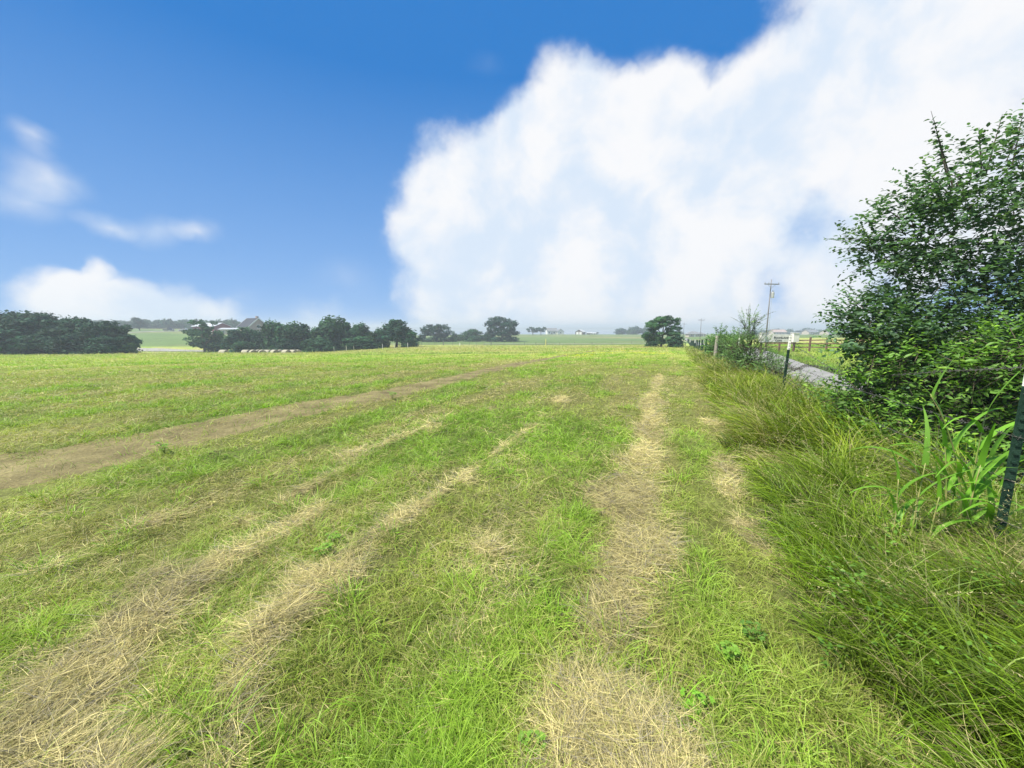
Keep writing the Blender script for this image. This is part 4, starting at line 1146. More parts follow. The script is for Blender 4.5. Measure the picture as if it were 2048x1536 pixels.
def shrub(name, label, base, lobes, twigs, leaf_len, wide, color, seed, cat='shrub', per=11, up=.5, tw_len=.34, stems=6, tone=.5, young=.1, spires=()):
    """lobes: world (x,y,z,rx,ry,rz,density); twigs grow in them and carry the leaves"""
    g = np.random.default_rng(seed); rr = random.Random(seed)
    base = np.array(base); root = empty(name, tuple(base), 0, label, cat)
    L = np.array(lobes, float)
    w = L[:, 3] * L[:, 5] * L[:, 6]; w /= w.sum()
    k = g.choice(len(L), twigs, p=w)
    d = g.normal(size=(twigs, 3)); d /= np.linalg.norm(d, axis=1)[:, None]
    rad = g.random(twigs) ** .42
    st = L[k, :3] + d * rad[:, None] * L[k, 3:6]
    dr = d * .9 + g.normal(size=(twigs, 3)) * .45; dr[:, 2] += up; dr /= np.linalg.norm(dr, axis=1)[:, None]
    ln = tw_len * (.6 + .8 * g.random(twigs))
    if len(spires):
        sp = np.array(spires, float); st = np.concatenate([st, sp[:, :3]]); dr = np.concatenate([dr, sp[:, 3:6] / np.linalg.norm(sp[:, 3:6], axis=1)[:, None]])
        ln = np.concatenate([ln, sp[:, 6]])
    nT = len(st)
    P = []; DD = []; NN = []; SS = []; CC = []
    side = np.cross(dr, np.array([0, 0, 1.0])); side /= np.linalg.norm(side, axis=1)[:, None] + 1e-9
    tonal = 1 + tone * (g.random(nT) - .5) * 2
    yng = g.random(nT) < young
    ds = leaf_len * .42
    m = np.maximum((ln / ds).astype(int), 4); mmax = int(m.max())
    for j in range(mmax):
        ok = j < m
        t = (j + .5) / m
        sg = 1 if j % 2 else -1
        droop = np.zeros((nT, 3)); droop[:, 2] = -.12 * t * t * ln
        pos = st + dr * (t * ln)[:, None] + droop
        az = g.normal(size=(nT, 3)) * .28
        ld = dr * .55 + side * sg * .85 + az; ld[:, 2] -= .05
        nm = np.array([0, 0, 1.0])[None] + g.normal(size=(nT, 3)) * .42 + dr * .2
        s_ = leaf_len * (.65 + .6 * g.random(nT)) * (1 - .35 * t)
        col = np.array(color)[None] * (tonal * (.85 + .3 * g.random(nT)))[:, None]
        col = np.where((yng & (t > .4))[:, None], col * np.array([1.7, 1.5, 1.1]), col)
        P.append(pos[ok]); DD.append(ld[ok]); NN.append(nm[ok]); SS.append(s_[ok]); CC.append(col[ok])
    P = np.concatenate(P); DD = np.concatenate(DD); NN = np.concatenate(NN); SS = np.concatenate(SS); CC = np.concatenate(CC)
    V, q, t, kk = put_leaves(P - base, DD, NN, SS, leaf_template(.3, wide))
    mesh_np('crown', V, quads=q, tris=t, mat=M_LEAF, parent=root, colors=np.repeat(CC, kk, axis=0))
    # stems to the lobes, side branches to the twigs
    b = MB()
    order = sorted(range(len(L)), key=lambda i: -L[i, 3] * L[i, 6])[:max(stems, 2) * 2]
    for i in order:
        tgt = L[i, :3] - base; o_ = Vector((rr.uniform(-.12, .12), rr.uniform(-.12, .12), -.1))
        T3 = Vector(tgt); mid = Vector((T3.x * .45 + rr.uniform(-.12, .12), T3.y * .45 + rr.uniform(-.12, .12), T3.z * .55))
        q2 = Vector((T3.x * .8, T3.y * .8, T3.z * .82))
        b.tube([o_, o_ * .4 + mid * .5, mid, q2, T3], [.024, .020, .014, .008, .004], 7)
    b.build('stem', M_TWIG, root, smooth=True)
    tw = MB()
    for i in rr.sample(range(nT), min(nT, 420)):
        a0 = Vector(st[i] - base) - Vector(dr[i]) * ln[i] * .8; a1 = Vector(st[i] - base); a2 = a1 + Vector(dr[i]) * ln[i] * .95; a2.z -= .1 * ln[i]
        tw.tube([a0, a1, a2], [.006, .004, .0015], 5, cap=False)
    for i in range(twigs, nT):
        a1 = Vector(st[i] - base); a2 = a1 + Vector(dr[i]) * ln[i]; tw.tube([a1 - Vector(dr[i]) * .3, a1, a2], [.01, .007, .002], 5, cap=False)
    tw.build('twig', M_TWIG, root, smooth=True)
    return root
def lob(px, py, rx, ry, Y, dens=1.0, dy=.8):
    p = place(px, py, Y); k = Y / F
    return (p[0], p[1], p[2], rx * k, rx * k * dy, ry * k, dens)
big = [lob(2000, 335, 72, 60, 5.3, .34), lob(1925, 325, 40, 46, 5.3, .34), lob(2050, 285, 34, 50, 5.3, .34), lob(1850, 398, 50, 34, 5.3, .6), lob(1910, 385, 52, 48, 5.3, .5),
       lob(1795, 440, 46, 36, 5.4, .9), lob(1745, 492, 40, 34, 5.5, .8), lob(1880, 475, 88, 66, 5.3, .75), lob(2000, 460, 85, 78, 5.2, .5), lob(1800, 548, 46, 40, 5.3, .7),
       lob(1735, 535, 26, 22, 5.4, .5), lob(1900, 590, 110, 70, 5.2, .9), lob(2020, 600, 80, 80, 5.0, .8), lob(1700, 625, 34, 28, 5.3, .8), lob(1755, 640, 55, 42, 5.2, 1.), lob(1720, 680, 48, 44, 5.1, 1.),
       lob(1810, 690, 85, 70, 5.1, 1.2), lob(1930, 710, 110, 90, 5.0, 1.3), lob(1800, 780, 90, 80, 5.0, 1.3), lob(1920, 830, 110, 80, 5.0, 1.3), lob(2040, 760, 80, 120, 4.6, 1.2),
       lob(2130, 480, 90, 150, 5.0, .5), lob(2190, 320, 80, 110, 5.0, .4), lob(2180, 650, 110, 150, 4.6, 1.), lob(1950, 900, 100, 60, 4.9, 1.2), lob(2100, 880, 90, 80, 4.4, 1.)]
def spire(px, py, px2, py2, Y):
    a = place(px, py, Y); b = place(px2, py2, Y); d = b - a
    return (*a, *d, float(np.linalg.norm(d)))
sps = [spire(1893, 330, 1862, 222, 5.3), spire(1870, 380, 1850, 340, 5.3), spire(1960, 290, 1958, 255, 5.3), spire(2035, 280, 2046, 225, 5.3), spire(1985, 300, 2005, 228, 5.3), spire(1770, 480, 1692, 478, 5.4), spire(1760, 520, 1700, 545, 5.4),
       spire(1790, 430, 1748, 402, 5.3), spire(1800, 580, 1742, 566, 5.3), spire(1715, 640, 1648, 628, 5.3), spire(1715, 620, 1712, 592, 5.3), spire(1880, 370, 1858, 348, 5.3), spire(1740, 660, 1655, 650, 5.2), spire(1750, 500, 1694, 500, 5.4),
       spire(1882, 300, 1868, 240, 5.3), spire(1892, 340, 1874, 262, 5.4)]
bx = place(1880, 655, 5.2)
shrub('tall_shrub', 'tall dark leafy shrub tree at the right edge behind the wire fence', (bx[0], 5.4, gz(bx[0], 5.4)), big, 4800, .080, .60, (.092, .170, .088), 21, 'shrub', up=.45, tw_len=.33, stems=3, spires=sps)
low = [lob(1790, 730, 55, 36, 4.7, 1), lob(1850, 770, 80, 42, 4.6, 1), lob(1720, 790, 60, 45, 4.9, .9), lob(1780, 850, 80, 60, 4.6, 1), lob(1950, 740, 80, 45, 4.3, 1), lob(2020, 700, 70, 50, 4.2, 1), lob(2100, 780, 90, 80, 4.1, 1),
       lob(1700, 850, 55, 50, 4.9, .9), lob(1790, 905, 90, 46, 4.3, 1), lob(1900, 920, 90, 50, 4.0, 1), lob(1670, 800, 36, 34, 5.2, .7), lob(1900, 850, 90, 60, 4.4, .8)]
bx2 = place(1870, 655, 4.5)
shrub('low_shrub', 'lower bright green pointed leaf bush in front of the tall dark shrub', (bx2[0], 4.6, gz(bx2[0], 4.6)), low, 1650, .085, .36, (.12, .24, .04), 31, 'shrub', up=.3, tw_len=.24, stems=5, young=.25)
# bushes around the wooden post further along the fence
mid = [lob(1447, 703, 28, 28, 21, 1.1), lob(1428, 692, 18, 16, 22, .8), lob(1465, 684, 20, 18, 19, .8), lob(1440, 672, 12, 9, 20, .7), lob(1455, 725, 26, 16, 18, 1)]
bm = place(1442, 655, 20.5)
shrub('fence_bush', 'rounded green bush growing round the weathered wooden fence post', (bm[0], 20.5, gz(bm[0], 20.5)), mid, 1050, .12, .5, (.10, .20, .06), 41, 'bush', up=.4, tw_len=.4, stems=3)
mes = [lob(1492, 692, 40, 22, 11.2, .9), lob(1515, 722, 46, 22, 11, .9), lob(1495, 655, 22, 22, 11.2, .5), lob(1480, 720, 30, 24, 11.5, .7), lob(1550, 738, 38, 20, 10.2, 1.1), lob(1590, 766, 30, 12, 9.2, .6), lob(1460, 695, 20, 16, 12, .5), lob(1510, 640, 13, 16, 11.2, .35)]
sp2 = [spire(1500, 660, 1497, 612, 11.2), spire(1505, 665, 1524, 634, 11.2), spire(1500, 670, 1478, 645, 11.2), spire(1500, 640, 1500, 606, 11.2), spire(1505, 665, 1512, 624, 11.2)]
bq = place(1510, 655, 11.2)
shrub('thorny_bush', 'thin airy thorn bush with a tall sprig between two steel fence posts', (bq[0], 11.2, gz(bq[0], 11.2)), mes, 720, .052, .45, (.13, .24, .08), 51, 'bush', up=.6, tw_len=.34, stems=5, spires=sp2)

# ------------------------------------------------------------------ grass
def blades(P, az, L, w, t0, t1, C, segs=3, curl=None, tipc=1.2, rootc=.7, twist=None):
    """P (n,3) roots, az heading, L length, w width, lean at root and tip (radians from upright), C (n,3) colour"""
    n = len(P); k = segs + 1
    t = np.linspace(0, 1, k)
    th = t0[:, None] + (t1 - t0)[:, None] * t[None, :]
    if curl is None: curl = np.zeros(n)
    A = az[:, None] + curl[:, None] * t[None, :]
    ds = (L / segs)[:, None]
    mid = (th[:, 1:] + th[:, :-1]) / 2; am = (A[:, 1:] + A[:, :-1]) / 2
    dx = np.sin(mid) * np.sin(am) * ds; dy = np.sin(mid) * np.cos(am) * ds; dz = np.cos(mid) * ds
    X = np.concatenate([np.zeros((n, 1)), np.cumsum(dx, 1)], 1) + P[:, 0:1]
    Y = np.concatenate([np.zeros((n, 1)), np.cumsum(dy, 1)], 1) + P[:, 1:2]
    Z = np.concatenate([np.zeros((n, 1)), np.cumsum(dz, 1)], 1) + P[:, 2:3]
    hw = (w / 2)[:, None] * (1 - .88 * t[None, :] ** 1.6)
    tw = rng.uniform(-.9, .9, n) if twist is None else twist
    sx = np.cos(A) * np.cos(tw)[:, None] * hw; sy = -np.sin(A) * np.cos(tw)[:, None] * hw; sz = np.sin(tw)[:, None] * hw
    V = np.empty((n, k, 2, 3), np.float32)
    V[:, :, 0, 0] = X - sx; V[:, :, 0, 1] = Y - sy; V[:, :, 0, 2] = Z - sz
    V[:, :, 1, 0] = X + sx; V[:, :, 1, 1] = Y + sy; V[:, :, 1, 2] = Z + sz
    i = (np.arange(n) * k * 2)[:, None] + (np.arange(segs) * 2)[None, :]
    q = np.stack([i, i + 1, i + 3, i + 2], -1).reshape(-1, 4)
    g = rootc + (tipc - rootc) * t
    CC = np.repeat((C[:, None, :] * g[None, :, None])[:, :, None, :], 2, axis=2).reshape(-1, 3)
    return V.reshape(-1, 3), q, CC
def merge(parts):
    Vs, Qs, Cs = [], [], []; o = 0
    for V, q, c in parts:
        Vs.append(V); Qs.append(q + o); Cs.append(c); o += len(V)
    return np.concatenate(Vs), np.concatenate(Qs), np.concatenate(Cs)
def wedge(n, y0, y1, side=1.5, extra=1.2):
    """points whose density falls with the square of the distance"""
    y = np.exp(rng.uniform(math.log(y0), math.log(y1), n))
    x = rng.uniform(-1, 1, n) * (side * y + extra)
    return x, y
def cval(x, y): return x - .44 * y
EDGE = .62
def tall_zone(x, y):
    c = cval(x, y) + (fbm(x * 1.1, y * 1.1, 33, 3) - .5) * .7
    return sstep(c, EDGE - .05, EDGE + .35)
def on_road(x, y):
    c = cval(x, y); return (c > 4.65 - .022 * np.clip(y - 45, 0, None)) & (c < 8.0 - .03 * np.clip(y - 45, 0, None))

def grass_field():
    n = 760000
    x, y = wedge(n, .75, 118, 1.42, .9)
    td = track_dist(x, y) + (fbm(x * 2.2, y * 2.2, 15, 4) - .5) * 1.1
    tz = tall_zone(x, y); sm = straw_mask(x, y)
    keep = rng.random(n) < .06 + .94 * sstep(td, .68, 1.08) + .22 * sstep(fbm(x * .9, y * .5, 16, 3), .52, .68)
    keep &= rng.random(n) > tz * .9
    keep &= rng.random(n) > sm * .93
    keep &= ~on_road(x, y)
    c_ = cval(x, y); keep &= (c_ < 3) | (y < 60)
    cl = fbm(x * 6, y * 6, 19, 2)
    keep &= rng.random(n) < .28 + 1.1 * sstep(cl, .28, .6)
    x, y, cl = x[keep], y[keep], cl[keep]; n = len(x)
    lush, dry = field_maps(x, y)
    col = field_color(x, y)
    mott = fbm(x * 3.2, y * 2.4, 97, 3); col = col * (.80 + .42 * sstep(mott, .3, .7))[:, None]
    r = rng.random(n)
    dead = r < (.14 + .36 * dry + .16 * (1 - lush))
    col = np.where(dead[:, None], C_DRY[None] * (.65 + .7 * rng.random(n))[:, None], col * (.7 + .6 * rng.random(n))[:, None])
    k = np.maximum(1, y / 2.6) ** .88
    L = (.055 + .085 * rng.random(n) ** 1.3) * (.75 + .6 * lush + .35 * sstep(cl, .5, .7)) * (1 + .02 * np.clip(y, 0, 40))
    far = sstep(y, 40, 60); L = L * (1 + .8 * far)
    w = .0030 * k * (.6 + .8 * rng.random(n))
    az = rng.uniform(0, 6.283, n)
    t0 = np.abs(rng.normal(0, .5, n)) + .25 + .5 * dead; t1 = t0 + rng.uniform(.5, 1.7, n)
    z = full_h(x, y) - .006
    P = np.stack([x, y, z], 1)
    nr = y < 7
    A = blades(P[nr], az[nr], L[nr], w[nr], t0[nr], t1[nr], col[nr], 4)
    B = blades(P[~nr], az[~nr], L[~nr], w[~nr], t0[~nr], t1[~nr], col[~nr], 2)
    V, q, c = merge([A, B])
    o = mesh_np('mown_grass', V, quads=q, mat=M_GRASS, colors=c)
    tag(o, 'short mown green grass with dry blades covering the field', 'grass', kind='stuff')
grass_field()

def tussocks():
    """clumps of longer, brighter blades scattered through the mown field"""
    parts = []
    n = 1500
    x, y = wedge(n, .9, 40, 1.35, .6)
    lush, dry = field_maps(x, y)
    keep = (rng.random(n) < .25 + .75 * lush) & (track_dist(x, y) > 1.05) & (tall_zone(x, y) < .3) & (straw_mask(x, y) < .4)
    x, y = x[keep], y[keep]; n = len(x)
    m = 46
    X = np.repeat(x, m) + rng.normal(0, 1, n * m) * np.repeat(.035 + .006 * y, m); Y = np.repeat(y, m) + rng.normal(0, 1, n * m) * np.repeat(.035 + .006 * y, m)
    hue = np.repeat(rng.random(n), m)
    col = C_LUSH[None] * np.array([1.15, 1.25, 1.0])[None] * (.75 + .6 * rng.random(n * m))[:, None]
    col = col_lerp(col, C_MID * 1.1, hue * .8)
    L = np.repeat(.09 + .08 * rng.random(n), m) * (.6 + .7 * rng.random(n * m))
    k = np.maximum(1, Y / 2.6) ** .85
    w = .0042 * k * (.7 + .6 * rng.random(n * m))
    az = np.arctan2(X - np.repeat(x, m), Y - np.repeat(y, m)) + rng.normal(0, .7, n * m)
    t0 = np.abs(rng.normal(.45, .3, n * m)); t1 = t0 + rng.uniform(.8, 1.9, n * m)
    V, q, c = blades(np.stack([X, Y, full_h(X, Y) - .005], 1), az, L, w, t0, t1, col, 5)
    o = mesh_np('grass_tussocks', V, quads=q, mat=M_GRASS, colors=c)
    tag(o, 'longer bright green grass tufts scattered through the mown field', 'grass', kind='stuff')
tussocks()

def straw():
    n = 1150000
    x, y = wedge(n, .8, 34, 1.42, .5)
    sm = straw_mask(x, y)
    thin = sstep(fbm((x - .38 * y) * 2.4, y * .35, 77, 4), .50, .70) * .17 * (tall_zone(x, y) < .6) * (track_dist(x, y) > 1.0)
    keep = rng.random(n) < sm * .68 + thin
    x, y, sm = x[keep], y[keep], sm[keep]; n = len(x)
    mound = .026 * sm
    z = full_h(x, y) + .012 * sm + rng.random(n) * (.012 + mound)
    flow = np.where(x < -.1 * y, np.radians(25), np.radians(70)) + (fbm(x * 2.2, y * 2.2, 13, 2) - .5) * 6.5
    az = flow + rng.normal(0, .85, n) + np.where(rng.random(n) < .5, math.pi, 0)
    L = .07 + .17 * rng.random(n) ** 1.4
    k = np.maximum(1, y / 2.4) ** .88
    w = .0022 * k * (.55 + .95 * rng.random(n) ** 2)
    t0 = rng.uniform(1.15, 1.55, n); t1 = t0 + rng.normal(.12, .22, n)
    col = C_STRAW[None] * (.40 + .85 * rng.random(n))[:, None] * np.array([1, 1, 1])[None]
    gr = rng.random(n) < .16
    col = np.where(gr[:, None], C_OLIVE[None] * (.6 + .7 * rng.random(n))[:, None], col)
    gy = rng.random(n) < .18
    col = np.where(gy[:, None], np.array([.30, .27, .20])[None], col)
    old = fbm(x * 2, y * 2, 17, 3); col = col * (.78 + .4 * sstep(old, .35, .65))[:, None]
    V, q, c = blades(np.stack([x, y, z], 1), az, L, w, t0, t1, col, 3, curl=rng.normal(0, 1.15, n), tipc=1.05, rootc=.95)
    o = mesh_np('cut_hay', V, quads=q, mat=M_STRAW, colors=c)
    tag(o, 'dry tan cut hay lying in strips on the mown grass', 'hay', kind='stuff')
straw()

def tall_grass():
    # clumps: every clump leans its own way, most of them over towards the field
    nc = 3600
    y = np.exp(rng.uniform(math.log(.5), math.log(75), nc)); c0 = rng.uniform(.35, 4.75, nc); x = .44 * y + c0
    dens = tall_zone(x, y) * (1 - .3 * sstep(c0, 2.6, 3.6))
    keep = (rng.random(nc) < dens) & (np.abs(x) < 1.6 * y + 1.4)
    x, y, c0 = x[keep], y[keep], c0[keep]; nc = len(x)
    sw = fbm(x * .8, y * .8, 23, 3)
    az0 = math.radians(-100) + (sw - .5) * 5.5 + rng.normal(0, .85, nc)
    lay0 = np.clip(rng.normal(.62, .42, nc) + (sw - .5) * 1.5, 0, 1.4)
    L0_ = (.20 + .50 * sstep(c0, .5, 1.5) * (.5 + .5 * sstep(fbm(x * .8, y * .5, 29, 3), .35, .65))) * (1 - .25 * sstep(y, 10, 40))
    dryc = sstep(fbm(x * 1.0, y * .6, 39, 3) + .26 * sstep(y, 4, 8) * (1 - sstep(c0, 2.2, 3)), .50, .72)
    tone = .36 + .8 * rng.random(nc)
    hue = rng.random(nc) * (.35 + .65 * sstep(y, 2.5, 5))
    az0 = az0 + rng.normal(0, .8, nc) * (1 - sstep(y, 2.5, 5))
    m = 72
    rep = lambda v: np.repeat(v, m)
    n = nc * m
    sp = rep(.030 + .018 * y ** .9)
    X = rep(x) + rng.normal(0, 1, n) * sp; Y = rep(y) + rng.normal(0, 1, n) * sp
    keep = (rng.random(n) < tall_zone(X, Y) * 1.1) & ~on_road(X, Y)
    L = rep(L0_) * (.45 + .8 * rng.random(n)); az = rep(az0) + rng.normal(0, .38, n); az = np.where(rng.random(n) < .12, rng.uniform(0, 6.283, n), az)
    lay = rep(lay0)
    t0 = .12 + .75 * lay + np.abs(rng.normal(0, .14, n)); t1 = np.minimum(t0 + rng.uniform(.5, 1.3, n), 1.85)
    k = np.maximum(1, Y / 2.4) ** .85
    w = .0058 * k * (.45 + 1.0 * rng.random(n))
    gcol = col_lerp(np.broadcast_to(np.array([.16, .29, .014]), (n, 3)), np.array([.31, .39, .03]), rep(hue))
    dead = rng.random(n) < .05 + .42 * rep(dryc) + .6 * (rep(rng.random(nc)) < .11)
    col = np.where(dead[:, None], np.array([.47, .42, .19])[None] * (.5 + .8 * rng.random(n))[:, None], gcol * (rep(tone) * (.65 + .7 * rng.random(n)))[:, None])
    w = np.where(dead, w * .55, w)
    P = np.stack([X, Y, full_h(X, Y) - .01], 1)
    P, az, L, w, t0, t1, col, Y = P[keep], az[keep], L[keep], w[keep], t0[keep], t1[keep], col[keep], Y[keep]
    nr = Y < 9
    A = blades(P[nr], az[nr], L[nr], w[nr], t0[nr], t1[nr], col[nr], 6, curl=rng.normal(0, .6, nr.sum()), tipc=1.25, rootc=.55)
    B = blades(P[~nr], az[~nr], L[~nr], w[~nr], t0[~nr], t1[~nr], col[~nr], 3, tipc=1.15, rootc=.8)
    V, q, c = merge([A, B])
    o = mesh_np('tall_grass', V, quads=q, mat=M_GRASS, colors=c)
    tag(o, 'long tangled green and tan grass flopping over beside the wire fence', 'grass', kind='stuff')
tall_grass()

def far_meadow():
    """grass across the road and on the verge beyond"""
    n = 90000
    y = np.exp(rng.uniform(math.log(4), math.log(60), n)); c0 = rng.uniform(7.9, 8 + .75 * y); x = .44 * y + c0
    keep = (x < 1.45 * y + 1) & ~on_road(x, y); x, y = x[keep], y[keep]; n = len(x)
    col = field_color(x, y) * np.array([.85, 1.05, .8])[None] * (.7 + .6 * rng.random(n))[:, None]
    k = np.maximum(1, y / 2.6) ** .9
    V, q, c = blades(np.stack([x, y, base_h(x, y) - .01], 1), rng.uniform(0, 6.28, n), .10 + .16 * rng.random(n), .004 * k * (.6 + .8 * rng.random(n)), np.abs(rng.normal(.2, .2, n)), rng.uniform(.6, 1.6, n), col, 2)
    o = mesh_np('roadside_grass', V, quads=q, mat=M_GRASS, colors=c)
    tag(o, 'green grass growing on the verge across the road', 'grass', kind='stuff')
far_meadow()

def seed_grass():
    """fine pale stalks with beaded seed heads standing over the long grass"""
    n = 650
    y = np.exp(rng.uniform(math.log(1.2), math.log(26), n)); c0 = rng.uniform(.9, 3.2, n); x = .44 * y + c0
    keep = (x < 1.5 * y + .8); x, y = x[keep], y[keep]; n = len(x)
    az = math.radians(-80) + rng.normal(0, 1.2, n); L = .45 + .4 * rng.random(n)
    k = np.maximum(1, y / 2.4) ** .85
    col = np.array([.42, .38, .19])[None] * (.7 + .6 * rng.random(n))[:, None]
    t0 = rng.uniform(.05, .55, n); t1 = t0 + rng.uniform(.3, 1.1, n)
    P = np.stack([x, y, full_h(x, y)], 1)
    A = blades(P, az, L, .0019 * k, t0, t1, col, 7, tipc=1.1, rootc=.8)
    # seed beads along the last third
    V = A[0].reshape(n, 8, 2, 3).mean(axis=2)
    Ps = []; Ds = []; Cs = []; Ws = []
    for j in range(16):
        f = rng.uniform(4.4, 7, n); i0 = np.minimum(f.astype(int), 6); fr = (f - i0)[:, None]
        p = V[np.arange(n), i0] * (1 - fr) + V[np.arange(n), i0 + 1] * fr
        Ps.append(p); Ds.append(rng.uniform(0, 6.28, n)); Cs.append(col * 1.25); Ws.append(.0032 * k)
    Pn = np.concatenate(Ps); m = len(Pn)
    B = blades(Pn, np.concatenate(Ds), .009 + .009 * rng.random(m), np.concatenate(Ws) * .8, rng.uniform(.5, 1.6, m), rng.uniform(1.2, 2.2, m), np.concatenate(Cs), 2)
    V2, q, c = merge([A, B])
    o = mesh_np('seeding_grass', V2, quads=q, mat=M_HAYSEED, colors=c)
    tag(o, 'fine pale seeding grass stalks rising from the long grass along the fence', 'grass', kind='stuff')
seed_grass()

def verge_weeds():
    """small broad leaved plants growing up through the long grass"""
    n = 130
    y = np.exp(rng.uniform(math.log(1.1), math.log(14), n)); c0 = rng.uniform(.7, 3.4, n); x = .44 * y + c0
    keep = (x < 1.5 * y + .8) & (rng.random(n) < .3 + .9 * sstep(fbm(x * 1.2, y * 1.2, 55, 3), .4, .6)); x, y = x[keep], y[keep]; n = len(x)
    m = 34; h = np.repeat(.16 + .30 * rng.random(n), m); t = rng.random(n * m) ** .7
    lean = rng.normal(0, .25, (n, 2)).repeat(m, 0)
    X = np.repeat(x, m) + lean[:, 0] * h * t + rng.normal(0, .035, n * m); Y = np.repeat(y, m) + lean[:, 1] * h * t + rng.normal(0, .035, n * m)
    P = np.stack([X, Y, full_h(X, Y) + h * t], 1)
    a = rng.uniform(0, 6.283, n * m)
    D_ = np.stack([np.cos(a), np.sin(a), rng.uniform(-.3, .5, n * m)], 1); N_ = rng.normal(0, .3, (n * m, 3)); N_[:, 2] += 1
    S = (.011 + .016 * rng.random(n * m)) * np.repeat(.7 + .7 * rng.random(n), m) * np.maximum(1, Y / 4) ** .5
    V, q, tt, k = put_leaves(P, D_, N_, S, leaf_template(.25, .55))
    col = np.array([.12, .24, .03])[None] * (np.repeat(.6 + .8 * rng.random(n), m) * (.75 + .5 * rng.random(n * m)))[:, None]
    o = mesh_np('verge_weeds', V, quads=q, tris=tt, mat=M_LEAF, colors=np.repeat(col, k, axis=0))
    tag(o, 'small broad leaved weeds mixed through the long grass along the fence', 'weeds', kind='stuff')
verge_weeds()

# tall reed-like grass plants by the fence
def reed_plant(label, px, Y, stems, seed, name='broad_leaf_grass'):
    g = np.random.default_rng(seed)
    p = place(px, 900, Y); x0, y0 = p[0], Y; z0 = gz(x0, y0)
    root = empty(name, (x0, y0, z0), 0, label, 'grass plant')
    for (dx, dy, hh, lx, ly, leaves) in stems:
        b = MB(); pts = []
        for k in range(9):
            t = k / 8; pts.append((dx + lx * t ** 1.8 * hh, dy + ly * t ** 1.8 * hh, hh * t - (abs(lx) + abs(ly)) * .35 * hh * t ** 3))
        b.tube(pts, [.007 - .0045 * k / 8 for k in range(9)], 7); st = b.build('stem', M_STEMG, root, smooth=True)
        for (t, az, L, w, a0, a1) in leaves:
            i = min(int(t * 8), 7); f = t * 8 - i
            q0 = np.array(pts[i]) * (1 - f) + np.array(pts[i + 1]) * f
            col = np.array([[.16, .36, .03]]) * g.uniform(.8, 1.2)
            V, q, c = blades(q0[None], np.array([az]), np.array([L]), np.array([w]), np.array([a0]), np.array([a1]), col, 10, curl=np.array([g.normal(0, .3)]), tipc=1.1, rootc=.9, twist=np.array([g.uniform(-.35, .35)]))
            mesh_np('leaf', V, quads=q, mat=M_GRASS, parent=root, colors=c, smooth=True)
    return root
M_STEMG = noisy_mat('green and tan stalk', (.16, .26, .05), (.34, .30, .12), 9, .5)
W_ = -math.pi / 2; E_ = math.pi / 2
def auto_stems(spec, seed):
    g = np.random.default_rng(seed); out = []
    for (dx, dy, hh, lx, ly, nl) in spec:
        lv = []
        for k in range(nl):
            t = .25 + .73 * k / max(nl - 1, 1); side = W_ if k % 2 else E_
            lv.append((t, side + g.normal(0, .55), g.uniform(.34, .62) * (1 - .3 * (t > .9)), g.uniform(.024, .038), g.uniform(.1, .5) * (1.0 if t < .9 else .3), g.uniform(1.1, 2.5) * (1.0 if t < .9 else .5)))
        out.append((dx, dy, hh, lx, ly, lv))
    return out
reed_plant('tall bright green reed like grass plant beside the near steel post', 1952, 2.45,
           auto_stems([(0, 0, 1.20, -.30, .0, 5), (.04, .03, .95, .02, 0, 7), (-.02, -.03, .62, .05, 0, 6), (.09, -.05, .50, .12, 0, 5), (-.06, .05, .74, -.08, .04, 6), (.14, .06, .66, .1, .02, 5), (.02, .10, .42, .02, 0, 5)], 12), 5)
reed_plant('shorter reed like grass left of the tall reed like plant', 1850, 2.45,
           auto_stems([(0, 0, .62, .05, .02, 5), (-.10, .02, .50, -.05, 0, 4), (.08, -.04, .40, .05, 0, 4)], 15), 6, 'reed_grass')

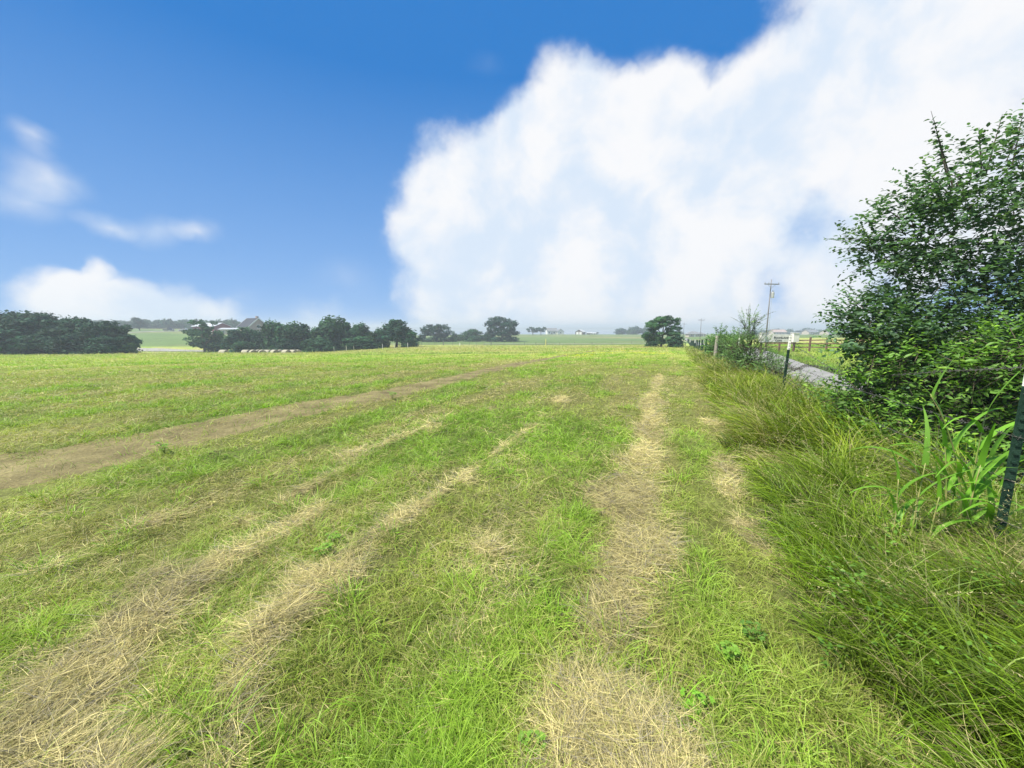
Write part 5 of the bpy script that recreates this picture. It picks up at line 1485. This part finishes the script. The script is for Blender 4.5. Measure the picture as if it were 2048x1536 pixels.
# small broad leaved weeds in the turf
def weed(px, py, sz, label, seed, col=(.20, .36, .05)):
    g = np.random.default_rng(seed); p = ground_at(px, py); z = float(full_h(np.array(p[0]), np.array(p[1])))
    root = empty('broadleaf_weed', (p[0], p[1], z), 0, label, 'weed')
    b = MB(); P = []; D_ = []; N_ = []; S = []
    for k in range(16):
        a = g.uniform(0, 6.28); r = g.uniform(.1, .7) * sz; h = g.uniform(.5, 1.1) * sz
        tip = Vector((math.cos(a) * r, math.sin(a) * r, h)); b.tube([(0, 0, 0), tip * .5 + Vector((0, 0, .1 * sz)), tip], [.0016, .0013, .0009], 5)
        for j in range(5):
            aa = a + (j - 2) * .8; P.append(tuple(tip)); D_.append((math.cos(aa), math.sin(aa), g.uniform(-.1, .35))); N_.append((g.normal() * .2, g.normal() * .2, 1)); S.append(sz * g.uniform(.16, .28))
    b.build('stem', M_STEMG, root)
    V, q, t, k = put_leaves(np.array(P), np.array(D_), np.array(N_), np.array(S), leaf_template(.2, .6))
    cc = np.repeat(np.array(col)[None] * g.uniform(.8, 1.2, len(P))[:, None], k, axis=0)
    mesh_np('foliage', V, quads=q, tris=t, mat=M_LEAF, parent=root, colors=cc)
weed(1392, 1425, .075, 'bright lime leafy weed between the hay strip and the long grass', 1, (.2, .42, .04))
weed(1460, 1330, .09, 'small green leafy weed beside the long grass, above the lime one', 2)
weed(650, 1120, .09, 'leafy green weed growing at the edge of the left hay strip', 3)
weed(668, 1095, .08, 'second leafy weed just above the left hay strip weed', 4)
weed(1500, 1290, .08, 'dull green weed among the long grass blades', 5, (.12, .24, .04))
weed(1065, 1515, .07, 'tiny green weed at the bottom edge of the hay heap', 6)
weed(330, 908, .14, 'leafy tuft at the near edge of the bare track', 7)
weed(784, 800, .16, 'upright weed standing in the bare track', 8)

def flowers():
    n = 700; parts = []
    cx = [(1200, 707), (1165, 712), (1275, 707), (1250, 702), (1310, 708)]
    X = []; Y = []
    for c in cx:
        p = ground_at(*c); X.append(p[0] + rng.normal(0, 1.1, n // 5)); Y.append(p[1] + rng.normal(0, 1.3, n // 5))
    X = np.concatenate(X); Y = np.concatenate(Y); n = len(X)
    V, q, c = blades(np.stack([X, Y, full_h(X, Y) + .08], 1), rng.uniform(0, 6.28, n), np.full(n, .09), np.full(n, .07), rng.uniform(.8, 1.5, n), rng.uniform(1.2, 1.8, n), np.tile([.62, .62, .04], (n, 1)), 2)
    o = mesh_np('yellow_wildflowers', V, quads=q, mat=M_HAYSEED, colors=c)
    tag(o, 'patches of yellow green wildflowers near the far end of the mown strip', 'wildflowers', kind='stuff')
flowers()

# ------------------------------------------------------------------ air
def haze():
    m, nt, out = mat_new('summer haze')
    v = nt.nodes.new('ShaderNodeVolumePrincipled'); v.inputs['Color'].default_value = (.84, .95, 1, 1)
    v.inputs['Density'].default_value = .0011; v.inputs['Anisotropy'].default_value = .1
    nt.links.new(v.outputs[0], out.inputs['Volume'])
    b = MB(); b.box((0, 0, -8.5), (12000, 12000, 51)); o = b.build('haze', m)
    tag(o, 'pale summer haze lying over the fields', 'haze', kind='stuff')
haze()
